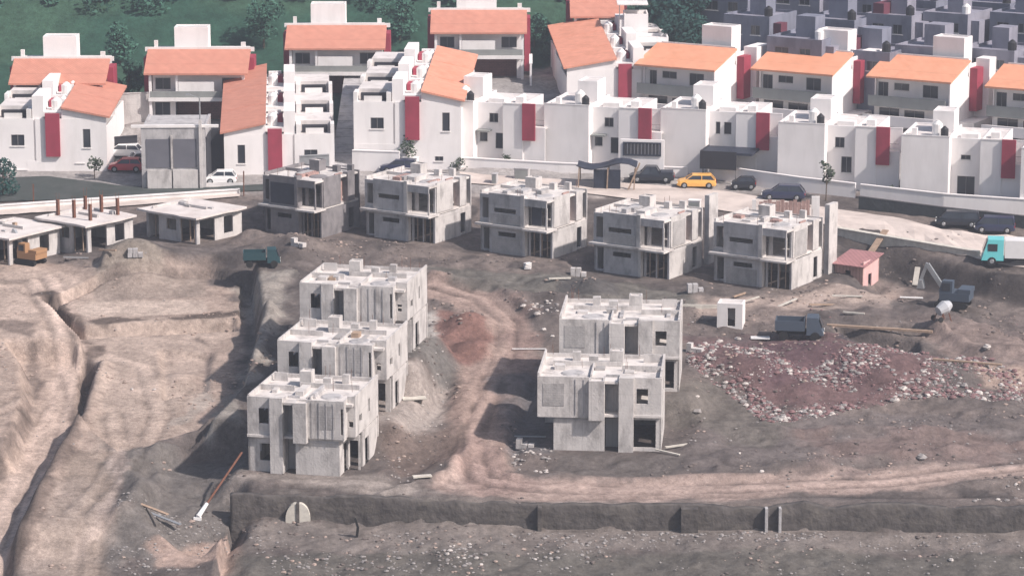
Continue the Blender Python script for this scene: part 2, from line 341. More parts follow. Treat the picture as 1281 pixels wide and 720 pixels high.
# ------------------------------------------------------------------ unfinished concrete houses, front type
def frame_house(u, v, off, alpha, label, mirror=False, Wd=9.2, D=8.2, seed=0, simple=False, sx=1.0, uright=False, var=0):
    rr = random.Random(seed)
    p = P(u, v, off); yaw = -R(alpha); 
    if uright:   # anchor is the front right corner
        p = p - np.array([Wd * math.cos(yaw), Wd * math.sin(yaw), 0])
    z = float(.1 * p[1] + off)
    if uright: z = float(P(u, v, off)[2])
    rt = root('unfinished_house', label, 'unfinished house', (p[0], p[1], z), yaw, 'grey unfinished concrete houses on the building site')
    rt.scale = (sx, 1, 1)
    pad(p[0], p[1], yaw, 0, Wd * sx, 0, D, z)
    c = Ctx(rt, Wd, mirror); S = 2.95; T = 6.1
    # bay
    c.wall('F', .5, 0, 2.05, 0, S - .1, CONC, [(1.0, 2.05, .9, 2.3)] if not mirror else [(.4, 2.05, .3, 2.6)], label=None)
    c.bx('floor_slab', SLAB, (0, 8.4, .2, D - .2, S - .1, S + .1))
    c.wall('F', .35, 0, 2.05, S + .1, T, CONC, [(1.0, 1.85, S + 1.0, S + 2.25)])
    c.wall('L', 0, .5, D, -.5, S - .1, CONC, [(2.5, 3.6, .8, 2.1)]); c.wall('L', 0, .5, D, S + .1, T + .1, CONC, [(4.5, 5.8, S + .9, S + 2.1)])
    c.bx('column', CONC, (2.05, 3.15, 0, .5, -.6, T + .05)); 
    c.wall('L', 2.05, .5, D - 3, S + .1, T - .4, CONC); 
    # recess
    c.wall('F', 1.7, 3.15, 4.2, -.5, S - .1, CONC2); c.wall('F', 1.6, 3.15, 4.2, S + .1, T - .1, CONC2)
    c.wall('R', 3.15, .5, 1.6, -.5, T - .1, CONC, name='side_wall')
    # projecting upper box
    c.shell(4.2, 5.35, -.45, .85, S - .25, T - .15, CONC, par=.12, rname='box_roof')
    # main upper wall
    if simple: c.wall('F', 0, 5.36, Wd, S - .15, T + .05, CONC)
    else: c.wall('F', 0, 5.36, 8.5, S + .1, T + .05, CONC, [(8.2, 8.4, S + .5, S + 2.6)])
    c.wall('F', .25, 4.2, 8.0, -.6, S - .1, CONC)
    c.wall('R', 8.0, .4, 3.4 if not simple else D - .2, -.6, S - .1, CONC, [(1.6, 2.7, 0, 2.3)])
    if not simple: c.wall('F', 2.4, 8.1, Wd - .05, -.6, S - .1, CONC, [(8.15, 9.0, 0, 2.4)])
    # right wing
    if not simple: c.wall('F', 1.0, 8.5, Wd, S + .1, T + .25, CONC, [(8.62, 9.0, S + .9, S + 1.5)])
    c.wall('R', Wd, 1.15 if not simple else .15, D, S + .1, T + .3, CONC, [(2.2, 3.0, S + 1.0, S + 1.6), (5.0, 5.5, S + 1.1, S + 2.2)])
    if not simple: c.wall('R', Wd - .1, 3.4, D, -.6, S - .1, CONC, [(4.2, 5.4, 0, 2.1)])
    if not simple: c.wall('R', 8.5, .16, 1.0, S + .1, T + .05, CONC, name='side_wall')
    c.wall('B', D, 0, Wd, -.6, T, CONC, [(2, 3.2, .9, 2.1), (5, 6.5, S + .9, S + 2.2)])
    # roof
    c.bx('roof_slab', SLAB, (.15, Wd - .15, .52, D - .16, T - .5, T - .3), (3.2, 8.45, .17, .52, T - .5, T - .3))
    c.bx('parapet', CONC, (0, 3.1, D * .45, D * .45 + .12, T - .3, T + .15), (3.2, 8.4, D * .62, D * .62 + .12, T - .3, T + .1), (5.2, 5.32, 1.2, D * .62, T - .3, T))
    c.bx('slab_edge', CONC2, (0, 2.04, .30, .345, S - .12, S + .12))
    c.bx('slab_edge', CONC2, (5.4, 8.0, .19, .245, S - .3, S - .16) if not simple else (5.4, 8.0, .19, .245, S - .4, S - .3))
    if var != 2: c.bx('block_infill', BLOCK, (6.3, 7.7, -.03, -.003, S + .9, T - .35) if not simple else (7.2, 8.8, -.03, -.003, S + .8, T - .5))
    for k in range(4 if not simple else 2): c.bx('pilaster', CONC2, (5.7 + .62 * k, 5.76 + .62 * k, -.06, -.031, S + .1, T - .1))
    for k in range(4): 
        xx = rr.uniform(.4, Wd - 1.4); c.bx('roof_block', rr.choice((CONC, CONC2, BLOCK, WOOD)), (xx, xx + rr.uniform(.25, .9), D * rr.uniform(.2, .5), D * .55, T - .29, T - .29 + rr.uniform(.1, .45)))
    # round dished patch on the roof
    xa, xb = c.X(5.8, 7.6); mb = MB(); mb.cyl(((xa + xb) / 2, 2.6, T - .3), ((xa + xb) / 2, 2.6, T - .2), .95, .8, 18); mb.build('roof_patch', CONC2, rt)
    c.shell(3.1, 4.1, D - 2.9, D - 1.8, T - .3, T + .95, CONC, par=.1, rname='shaft_roof')
    c.bx('roof_block', CONC, (5.0, 5.7, D - 2.4, D - 1.9, T - .3, T + .35), (6.4, 7.0, D - 1.4, D - .9, T - .3, T + .45), (.4, 1.6, D - 1.5, D - 1.38, T - .3, T + .4))
    for k in range(7):
        xx = rr.uniform(.3, Wd - .3); yy = rr.choice([D - .1, D - .15, .45 * D]); xx = Wd - xx if mirror else xx
        MB().cyl((xx, yy, T - .1), (xx + rr.uniform(-.06, .06), yy, T + rr.uniform(.5, .95)), .018, .018, 4).build('rebar', RUST, rt)
    return rt
# ------------------------------------------------------------------ unfinished concrete houses, street type
def street_house(u, v, alpha, label, off=0., tarp=False, Dp=7.5, tall=True, seed=0, sw=1., dark=False, var=0):
    rr = random.Random(seed); CONC, CONC2 = (CONC3, CONC3) if dark else (MATS['raw concrete'], MATS['darker raw concrete'])
    q = P(u, v, off); yaw = -R(alpha); Wd = 8.2 * sw
    p = q - np.array([Wd * math.cos(yaw), Wd * math.sin(yaw), 0]); z = float(q[2])
    rt = root('unfinished_house', label, 'unfinished house', (p[0], p[1], z), yaw, 'grey unfinished concrete houses on the building site')
    pad(p[0], p[1], yaw, -.3, Wd + .3, -.5, 10, z)
    c = Ctx(rt, Wd); S = 2.8; T = 5.75; a = sw
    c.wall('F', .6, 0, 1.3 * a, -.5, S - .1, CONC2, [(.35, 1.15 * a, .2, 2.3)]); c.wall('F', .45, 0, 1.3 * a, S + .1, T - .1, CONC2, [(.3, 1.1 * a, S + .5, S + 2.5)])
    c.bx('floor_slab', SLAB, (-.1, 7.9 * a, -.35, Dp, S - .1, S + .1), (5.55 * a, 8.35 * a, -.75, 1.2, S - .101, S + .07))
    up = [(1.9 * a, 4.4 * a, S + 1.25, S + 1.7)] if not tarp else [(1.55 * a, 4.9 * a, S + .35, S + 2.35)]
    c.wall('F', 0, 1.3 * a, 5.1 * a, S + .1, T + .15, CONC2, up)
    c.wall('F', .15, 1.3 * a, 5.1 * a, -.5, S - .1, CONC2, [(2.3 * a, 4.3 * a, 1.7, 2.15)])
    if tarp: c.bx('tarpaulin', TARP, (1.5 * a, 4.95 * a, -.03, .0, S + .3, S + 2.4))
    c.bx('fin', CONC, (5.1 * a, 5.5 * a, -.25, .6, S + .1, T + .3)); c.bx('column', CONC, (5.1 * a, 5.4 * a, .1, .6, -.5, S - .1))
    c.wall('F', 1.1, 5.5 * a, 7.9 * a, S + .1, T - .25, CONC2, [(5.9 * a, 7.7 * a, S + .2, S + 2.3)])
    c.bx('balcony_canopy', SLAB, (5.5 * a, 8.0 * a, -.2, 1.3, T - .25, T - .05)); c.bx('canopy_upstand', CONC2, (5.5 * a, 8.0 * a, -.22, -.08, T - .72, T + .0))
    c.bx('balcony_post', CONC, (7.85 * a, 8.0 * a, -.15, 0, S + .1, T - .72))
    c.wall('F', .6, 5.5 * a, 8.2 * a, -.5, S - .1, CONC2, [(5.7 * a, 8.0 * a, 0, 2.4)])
    for k in range(3): c.bx('shoring_post', WOOD, (5.9 * a + k * .75 * a, 5.9 * a + k * .75 * a + .09, .9 + .2 * (k % 2), 1.0 + .2 * (k % 2), 0, S - .1))
    if var in (1, 3): c.bx('block_infill', BLOCK, (1.6 * a, 4.8 * a, .11, .147, 0, 1.6))
    if var in (1, 2): c.bx('block_infill', BLOCK, (8.0 * a + .003, 8.0 * a + .035, 1.6, 4.0, S + .2, T - .4))
    if var in (2, 3): c.bx('block_infill', BLOCK, (1.5 * a, 4.9 * a, -.04, -.003, S + .15, S + 1.15))
    if var == 3: c.bx('tarpaulin', TARP, (5.6 * a, 6.7 * a, 1.02, 1.06, S + .2, S + 2.2))
    for k in range(5): xx = rr.uniform(.4, 6.5) * a; c.bx('roof_block', rr.choice((CONC, CONC2, BLOCK, WOODP)), (xx, xx + rr.uniform(.25, 1.0), rr.uniform(1.5, 4), 4.09, T - .149, T - .15 + rr.uniform(.1, .5)))
    for k in range(6):
        xx = rr.uniform(.2, 7.5) * a; yy = rr.choice((.7, 4.16, Dp - .1)); MB().cyl((xx, yy, T - .15), (xx + .03, yy, T + rr.uniform(.4, .9)), .018, .018, 4).build('rebar', RUST, rt)
    c.bx('mullion', CONC2, (6.75 * a, 6.87 * a, .62, .72, 0, 2.4))
    # right flank, sunlight put into its paler concrete, shade into the darker fronts
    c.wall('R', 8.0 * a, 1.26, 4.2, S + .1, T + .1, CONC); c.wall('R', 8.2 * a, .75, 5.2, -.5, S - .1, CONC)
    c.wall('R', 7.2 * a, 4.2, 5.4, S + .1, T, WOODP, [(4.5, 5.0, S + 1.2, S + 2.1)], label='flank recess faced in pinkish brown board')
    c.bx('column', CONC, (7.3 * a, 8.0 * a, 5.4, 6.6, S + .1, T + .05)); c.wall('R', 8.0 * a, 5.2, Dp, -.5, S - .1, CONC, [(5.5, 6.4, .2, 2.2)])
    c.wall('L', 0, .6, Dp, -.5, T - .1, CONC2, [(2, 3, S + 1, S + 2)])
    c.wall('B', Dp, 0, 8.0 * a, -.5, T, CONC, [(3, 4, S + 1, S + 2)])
    if tall: c.bx('flank_wall', CONC, (7.6 * a, 8.1 * a, 8.6, 10.4, -.4, T + 1.0), label='tall freestanding pale wall slab at the rear corner')
    c.bx('roof_slab', SLAB, (.1, 7.84 * a, .62, Dp - .16, T - .35, T - .15), (1.35 * a, 5.05 * a, .16, .62, T - .35, T - .15))
    mb = MB(); mb.cyl((6.0 * a, 2.8, T - .15), (6.0 * a, 2.8, T - .05), .95, .8, 18); mb.build('roof_patch', CONC2, rt)
    c.bx('parapet', CONC, (.0, .12, .6, Dp - .2, T - .15, T + .2), (0, 5.0 * a, 4.1, 4.22, T - .15, T + .15))
    c.shell(2.2, 3.4, Dp - 2.2, Dp - 1.0, T - .15, T + .95, CONC, par=.1, rname='shaft_roof'); c.bx('roof_block', CONC, (4.6, 5.2, Dp - 1.6, Dp - 1, T - .15, T + .5), (5.9, 6.5, Dp - .9, Dp - .5, T - .15, T + .6))
    return rt
def low_house(u, v, alpha, wl, wr, label, off=0, posts=0, seed=0):
    rr = random.Random(seed); q = P(u, v, off); yaw = -R(alpha); z = float(q[2])
    p = q - np.array([wl * math.cos(yaw), wl * math.sin(yaw), 0])
    rt = root('low_concrete_house', label, 'unfinished house', (p[0], p[1], z), yaw)
    pad(p[0], p[1], yaw, 0, wl, 0, wr, z); c = Ctx(rt, wl); Hh = 2.6
    c.wall('F', 0, 0, wl, -.5, Hh, CONC2, [(.3, 1.7, -.1, 2.35), (wl * .4, wl * .6, 1.1, 2.2), (wl * .68, wl - .2, -.1, 2.4)])
    c.wall('R', wl, .15, wr, -.5, Hh, CONC, [(.5, 2.6, -.1, 2.3), (wr * .6, wr * .6 + 1.3, .5, 2.2)])
    c.wall('L', 0, .15, wr, -.5, Hh, CONC2); c.wall('B', wr, 0.15, wl - .15, -.5, Hh, CONC)
    m = MB()   # slab with a ragged outline
    pts = []
    for (ax, ay, bx, by) in ((-.7, -.6, wl + .5, -.6), (wl + .5, -.6, wl + .5, wr + .4), (wl + .5, wr + .4, -.7, wr + .4), (-.7, wr + .4, -.7, -.6)):
        for k in range(5): t = k / 5; pts.append((ax + (bx - ax) * t + rr.uniform(-.18, .18), ay + (by - ay) * t + rr.uniform(-.18, .18)))
    n = len(pts); m.v = [(x, y, Hh) for x, y in pts] + [(x, y, Hh + .16 + rr.uniform(0, .04)) for x, y in pts]
    m.f = [tuple(range(n))[::-1], tuple(range(n, 2 * n))] + [(i, (i + 1) % n, n + (i + 1) % n, n + i) for i in range(n)]
    m.build('roof_slab', MATS['white screed'], rt)
    c.bx('parapet', CONC, (wl * .3, wl * .75, wr * .5, wr * .5 + .12, Hh + .2, Hh + .45), (.3, .42, .5, wr - .5, Hh + .2, Hh + .4))
    for k in range(7): xx = wl * (.1 + .13 * k); c.bx('shoring_post', WOOD, (xx, xx + .1, .5 + .3 * (k % 2), .6 + .3 * (k % 2), -.2, Hh))
    for k in range(4): xx = rr.uniform(.2, wl - 1.2); yy = rr.uniform(.3, wr - .6); c.bx('roof_block', rr.choice((BLOCK, WOOD, CONC2)), (xx, xx + rr.uniform(.3, 1.0), yy, yy + .35, Hh + .2, Hh + rr.uniform(.3, .55)))
    for k in range(posts):
        x = wl * (k % 3 + .3) / 2.8; y = wr * (.25 + .6 * (k // 3)); B((x - .13, x + .13, y - .13, y + .13, Hh + .2, Hh + 1.5 + rr.uniform(0, .5))).build('column', RUST, rt)
        for e in (-.09, .09): MB().cyl((x + e, y + e, Hh + 1.4), (x + e * 1.3, y + e, Hh + 2.4), .018, .018, 4).build('rebar', RUST, rt)
    return rt
mat('white screed', (.66, .61, .58), .9, .12, .7, .2, 4, stain=(.45, .38, .35), stain_amt=.5, stain_scale=(.5, .5, .5))

# front pair of rows
frame_house(309, 590, 0, 12, 'nearest of the three stepped grey concrete houses, just above the retaining wall', seed=1, sx=.94)
_p1 = P(309, 590, 0)
def at_world_house(du, dy, off): # next house up the slope, behind the previous one
    q = _p1 + np.array([du, dy, 0]); return q
def px_of(q):
    r = np.array(q) - CAM; d = r[1] * math.cos(PITCH) - r[2] * math.sin(PITCH); h = r[1] * math.sin(PITCH) + r[2] * math.cos(PITCH)
    return W0 / 2 + FPX * r[0] / d, H0 / 2 - FPX * h / d
def fh_world(x, y, off, *a, **k):
    u, v = px_of((x, y, .1 * y + off)); return frame_house(u, v, off, *a, **k)
fh_world(_p1[0] + 1.7, _p1[1] + 9.6, 1.25, 12, 'middle house of the three stepped grey concrete houses on the left', seed=2, Wd=9.5, sx=.95, var=1)
fh_world(_p1[0] + 2.9, _p1[1] + 19.2, 3.0, 12, 'farthest and highest of the three stepped grey concrete houses on the left', seed=3, Wd=9.5, sx=.97, var=2)
frame_house(672, 563, 0, 5, 'front house of the right-hand pair, dark overhang at its left and bright right fin', mirror=True, seed=4, simple=True, sx=1.08)
_p2 = P(672, 563, 0)
fh_world(_p2[0] + 1.9, _p2[1] + 10.5, 1.2, 5, 'rear house of the right-hand pair, with the rubble field at its right', mirror=True, seed=5, simple=True, sx=1.09)
# middle street row
street_house(986, 364, 32, 'right end concrete house of the middle row, nearest the pink shed', seed=6, var=1)
street_house(833, 351, 32, 'concrete house of the middle row directly behind the right-hand front pair', seed=7, var=2)
street_house(687, 325, 32, 'middle row concrete house with sunlit blank flank, above the curving dirt road', seed=8, var=3, tall=False)
street_house(540, 306, 32, 'concrete house of the middle row behind the stepped trio, with a wide sunlit roof', seed=9, tall=False)
street_house(398, 299, 32, 'left end house of the middle row, black sheet over its upper front', tarp=True, seed=10, tall=False, sw=.85, dark=True)
low_house(246, 306, 38, 6.8, 6.5, 'single storey concrete house with ragged white roof slab left of the black sheeted one', seed=1)
low_house(110, 316, 38, 6.3, 6.2, 'single storey house with rusty column stubs standing up from its roof', posts=6, seed=2)
low_house(12, 332, 35, 6, 7, 'low pale roofed house cut by the left edge of the picture', seed=3)

# ------------------------------------------------------------------ finished white houses
def white_house(u, v, alpha, label, var=0, off=0, grp='white box houses with maroon panels facing the dusty road', dark=False):
    q = P(u, v, off); yaw = -R(alpha); z = float(q[2]); Aw = 4.9
    p = q - np.array([Aw * math.cos(yaw), Aw * math.sin(yaw), 0])
    rt = root('white_house', label, 'house', (p[0], p[1], z), yaw, grp)
    c = Ctx(rt, 12); T = 6.8
    wm = WHITE
    pad(p[0], p[1], yaw, 0, 12, 0, 9, z)
    c.shell(0, Aw, 0, 8.5, -1.2, T, wm, R_=[], par=.25, roof=ROOFW)
    hB = {0: [(6.2, 7.2, 4.4, 5.4), (6.9, 7.8, 1.6, 3.3), (5.15, 6.0, 2.3, 3.3)], 1: [(5.6, 6.1, 4.1, 5.4), (6.5, 7.3, 4.1, 5.4)], 2: [(5.7, 6.7, 4.2, 5.3), (6.4, 7.5, 1.6, 3.3), (6.4, 7.4, -.6, .4)], 3: [(5.9, 6.9, 4.3, 4.8), (5.6, 7.4, .5, 2.6)]}[var]
    c.wall('F', 1.6, Aw, 8.0, -1.2, T - .3, wm, hB, .2, glaze=tuple(range(len(hB))))
    c.shell(8.0, 10.2, .7, 8.5, -1.2, T - .2, wm, R_=[(2, 3, 4, 5.2)] if var == 0 else [], gR=(0,) if var == 0 else (), par=.2, roof=ROOFW)
    c.bx('roof_slab', ROOFW, (Aw, 8.0, 1.8, 8.4, T - .75, T - .55)); c.wall('B', 8.5, Aw, 8.0, -1.2, T - .3, wm)
    c.bx('panel', MAROON, (10.2, 11.6, .45, .75, T - 4.0, T - .05)); c.wall('F', .9, 10.2, 12.6, -1.2, T - 2.6, wm)
    c.wall('F', 2.4, 10.2, 12.6, T - 2.6, T - .5, wm); c.bx('ledge', ROOFW, (10.2, 12.6, 1.1, 7.5, T - 2.8, T - 2.65))
    c.bx('parapet', WHITE2, (-.03, Aw + .03, -.03, .1, T, T + .1), (10.2, 12.6, 2.39, 2.6, T - .5, T - .35), (7.96, 10.24, .66, .8, T - .2, T - .08))
    # roof cube, tanks
    c.shell(2.5, 4.7, 4.2, 7.4, T - .25, T + 2.0, WHITE, par=.15, roof=ROOFW)
    tank(rt, 3.3, 2.3, T - .25, TANK, .55, 1.5); tank(rt, 4.2, 1.3, T - .25, TANKB, .4, 1.1)
    c.bx('roof_block', WHITE2, (.8, 1.3, 1.6, 2.3, T - .25, T + .5), (5.6, 7.4, 3.2, 4.6, T - .55, T - .1), (8.7, 9.6, 3, 4, T - .4, T + .2))
    if var == 0: c.bx('canopy', GREYP, (5.0, 6.5, .6, 1.58, 3.5, 3.65))
    if var == 1:
        c.bx('carport_roof', TARP, (5.2, 10.6, -3.2, .6, 2.75, 3.0)); c.bx('carport_fascia', DARK, (5.2, 9.0, -3.3, -3.2, 1.2, 3.1), (5.1, 5.2, -3.3, .6, 1.2, 3.1))
        for x in (5.35, 8.85): c.bx('post', FRAME, (x, x + .12, -3.15, -3.03, -.9, 2.75))
    if var in (0, 2, 3):
        for k in range(6): c.bx('railing', FRAME, (10.3 + k * .38, 10.34 + k * .38, .92, .96, T - 2.6, T - 1.8)) if k == 0 else None
        c.bx('handrail', FRAME, (10.34, 12.5, .92, .96, T - 1.84, T - 1.8))
    if var == 2: c.bx('sill', WHITE2, (6.3, 7.6, 1.5, 1.6, 1.5, 1.6))
    return rt
AW = 17
white_house(592, 206, AW, 'white box house at the left end of the near row, trees at its foot', 0)
white_house(736, 212, AW, 'white box house beside the long black slatted window, behind the black tarpaulin shelter', 0)
white_house(882, 218, AW, 'white box house with the black carport, behind the yellow car', 1)
white_house(1030, 237, AW, 'white box house with three stacked dark windows, behind the thin pavement tree', 2)
white_house(1185, 254, AW, 'white box house near the right edge with a low planted recess and slit window', 3)
white_house(1336, 272, AW, 'white box house cut off by the right edge of the picture', 2)

def orange_house(u, v, alpha, label, off=0.8):
    q = P(u, v, off); yaw = -R(alpha); z = float(q[2]); Wd = 9.3
    p = q - np.array([Wd * math.cos(yaw), Wd * math.sin(yaw), 0])
    rt = root('orange_roofed_house', label, 'house', (p[0], p[1], z), yaw, 'white houses with orange tiled roofs in the upper row')
    c = Ctx(rt, Wd); E = 5.6; D = 9
    pad(p[0], p[1], yaw, 0, Wd, 0, D, z)
    c.wall('F', .9, .1, Wd - .15, -1, 2.6, WHITE, [(.6, 3.0, 0, 2.2), (3.6, 6.0, .6, 2.1)], glaze=(0, 1))
    c.wall('F', 1.2, .1, Wd - .15, 2.8, E, WHITE, [(.3, 1.5, 3.2, 5.0), (2.2, 4.0, 4.2, 5.0), (5.6, 7.4, 3.6, 5.0)], glaze=(0, 1, 2))
    c.bx('balcony', GREYP, (-.2, Wd - .4, -.3, 1.2, 2.6, 2.8), (-.2, Wd - .4, -.42, -.3, 2.5, 3.7)); c.bx('balcony', WHITE, (-.2, Wd - .4, -1.7, -.42, 1.35, 1.55), (-.2, Wd - .4, -1.8, -1.7, .6, 1.75), label='lower terrace with a white edge')
    c.wall('R', Wd, .0, D, -1, E + .05, WHITE); c.wall('L', 0, .9, D, -1, E, WHITE); c.wall('B', D, .1, Wd - .15, -1, E, WHITE)
    m = MB(); m.prism([(-.5, E), (5.2, E + 1.75), (5.2, E + 1.95), (-.5, E + .2)], -.5, Wd + .25); m.build('roof', TILE3, rt)
    m = MB(); m.prism([(0, E), (5.2, E), (5.2, E + 1.7), (.2, E + .15)], .1, Wd - .05); m.build('gable', WHITE, rt)
    c.bx('flat_roof', ROOFW, (.1, Wd - .1, 5.2, D - .1, E + .3, E + .5)); c.bx('parapet', WHITE2, (0, Wd, 5.2, 5.35, E + .5, E + 2.1), (Wd - .14, Wd + .02, 5.35, D, E + .06, E + 1.4), (.0, .14, 5.35, D, E + .06, E + 1.2))
    c.shell(Wd - 4.6, Wd - .9, 6.0, 8.4, E + .5, E + 4.2, WHITE, par=.15, roof=ROOFW)
    c.bx('panel', MAROON, (Wd + .05, Wd + .9, 5.6, 7.4, 1.8, E + 1.0)); 
    c.bx('side_wing', WHITE, (Wd + .0, Wd + 1.6, 7.4, 11, -1, E + 1.9)); c.bx('side_wing', WHITE2, (Wd + .0, Wd + 1.9, 2.5, 7.4, -1, 1.0))
    tank(rt, 2, 7, E + .5, TANK, .45, 1.0)
    return rt
orange_house(893, 152, 30, 'orange roofed house above the carport house, leftmost of the upper right row')
orange_house(1040, 158, 30, 'orange roofed house above the gap between carport house and pavement tree house')
orange_house(1187, 168, 30, 'orange roofed house above the box house with the planted recess')
orange_house(1338, 182, 30, 'orange roofed house partly cut by the right edge')

def terrace_unit(rt, mirror, front, roofm, seed=0, W=11.8, Dp=7.4, step=1.0):
    """one row house whose tiled roof falls sideways"""
    c = Ctx(rt, W, mirror); T = 5.4; rr = random.Random(seed)
    fw = [(9.4, 10.2, 1.2, 3.2)] if front else []
    c.wall('F', 0, 4.4, W, -1.5, 4.3, WHITE, fw, glaze=tuple(range(len(fw)))); c.wall('F', .02, 0, 4.2, -1.5, T - 1.1, WHITE, [(1.8, 3.2, 1.4, 2.6)] if front else (), glaze=(0,) if front else ())
    c.wall('L', 0, .2, Dp, -1.5, T - 1.1, WHITE, [(2, 3, 1, 2.4), (4.5, 5.5, 1, 2.4)], glaze=(0, 1)); c.wall('R', W, .15, Dp, -1.5, 3.4, WHITE); c.wall('B', Dp, .2, W - .2, -1.5, 3.4, WHITE)
    # notch balcony column
    c.bx('flat_roof', ROOFW, (.15, 4.1, .2, Dp - .2, T - 1.3, T - 1.12)); c.bx('notch', DARK, (.7, 3.4, 1.0, 1.6, T - 1.1, T - .35)); c.bx('balcony_front', WHITE2, (1.1, 3.0, .3, .45, T - 1.1, T - .55), (0, .4, .05, 2.2, T - 1.1, T - .1), (3.5, 4.0, .05, 2.2, T - 1.1, T - .1))
    c.bx('flat_roof', ROOFW, (.3, 4.1, 2.2, Dp, T - 1.1, T - .05))
    c.bx('stair_slab', WHITE, (4.1, 5.3, .2, 5.8, -1.4, T + 1.3))
    c.bx('flat_roof', WHITE2, (5.3, 7.2, .2, Dp, T - .9, T - .4)); xx = (W - 6.5) if mirror else 6.5
    tank(rt, xx, 1.6, T - .4, TANK, .55, 1.3); c.bx('roof_block', MAROON, (5.4, 6.0, 3.4, 5.5, T - .4, T + .3)); c.bx('roof_block', WHITE2, (5.6, 7.0, 5.6, 6.4, T - .4, T + .5)); tank(rt, xx + .3, 4.4, T - .4, TANK, .4, 1.0)
    x0, x1 = 7.2, W + .4
    pr = [(x0, T + .05), (x1, T - .95), (x1, T - .75), (x0, T + .25)]
    if mirror: pr = [(W - a, b) for a, b in pr]
    m = MB(); n = 4; k = 0
    for y, e in ((-.3, -.05), (Dp - .02, step - .05)): m.v += [(a, y, b + e) for a, b in pr]
    for i in range(4): j = (i + 1) % 4; m.f.append((i, j, 4 + j, 4 + i))
    m.f += [(3, 2, 1, 0), (4, 5, 6, 7)]; m.build('roof', roofm, rt)
    g = [(x0, 4.28), (W - .02, 4.28), (W - .02, T - .95), (x0, T + .0)]
    if mirror: g = [(W - a, b) for a, b in g]
    m = MB(); 
    for y in (.0, Dp - .1): m.v += [(a, y + .02, b) for a, b in g]
    m.f = [(0, 1, 2, 3), (7, 6, 5, 4), (0, 4, 5, 1), (1, 5, 6, 2), (2, 6, 7, 3), (3, 7, 4, 0)]; m.build('gable', WHITE, rt)
    if front: c.bx('panel', MAROON, (5.5, 7.0, -.35, -.02, .3, T - .5))
def terrace_row(u, v, alpha, mirror, roofm, labels, n=3, anchor='L', step=1.05, dy=7.4, off=0, dx=0, W=11.8, lift=0):
    q = P(u, v, off); yaw = -R(alpha)
    if anchor == 'R': q = q - np.array([W * math.cos(yaw), W * math.sin(yaw), 0])
    for k in range(n):
        p = q + k * dy * np.array([math.sin(-yaw) * 0 - math.sin(yaw), math.cos(yaw), 0]) + np.array([dx * k, 0, 0]); z = float(q[2]) + k * step + lift
        rt = root('terraced_house', labels[k], 'house', (p[0], p[1], z), yaw, 'stepped white terraced houses with tiled roofs'); terrace_unit(rt, mirror, k == 0, roofm, k, W, 7.4, step)
        pad(p[0], p[1], yaw, 0, W, 0, 7.4, z - lift)
        if lift and k == 0: Ctx(rt, W, mirror).wall('F', -.004, 0, W, -lift - 1, -.2, WHITE, [(1.5, 3.4, -lift + .2, -lift + 2.0), (8.6, 9.5, -lift + .9, -lift + 2.1)], .15, glaze=(0, 1)); Ctx(rt, W, mirror).wall('L', 0, .2, 7.2, -lift - 1, -1.5, WHITE); Ctx(rt, W, mirror).wall('R', W, .2, 7.2, -lift - 1, -1.5, WHITE)
terrace_row(281, 219, -4, True, TILE2, ['lowest house of the stepped terrace left of the alley, maroon panel on its gable', 'middle house of the stepped terrace left of the alley', 'top house of the stepped terrace left of the alley'], W=11.6, step=1.0)
terrace_row(443, 211, 3, False, TILE, ['lowest house of the stepped terrace right of the alley, maroon panel on its gable', 'middle house of the stepped terrace right of the alley', 'top house of the stepped terrace right of the alley'], W=11.4, step=.55, lift=2.9)
terrace_row(-6, 214, 0, False, TILE2, ['front house of the terrace at the left edge, maroon panel on its gable wall', 'rear house of the terrace at the left edge, behind the one with the panel'], n=2, W=11.9, step=.5, lift=1.3)
terrace_row(709, 138, -4, True, TILE, ['lowest house under the large orange roof near the top centre', 'middle house under the large orange roof near the top centre', 'top house under the large orange roof near the top centre'], n=3, W=12.8, step=.6, off=.8, lift=.3)

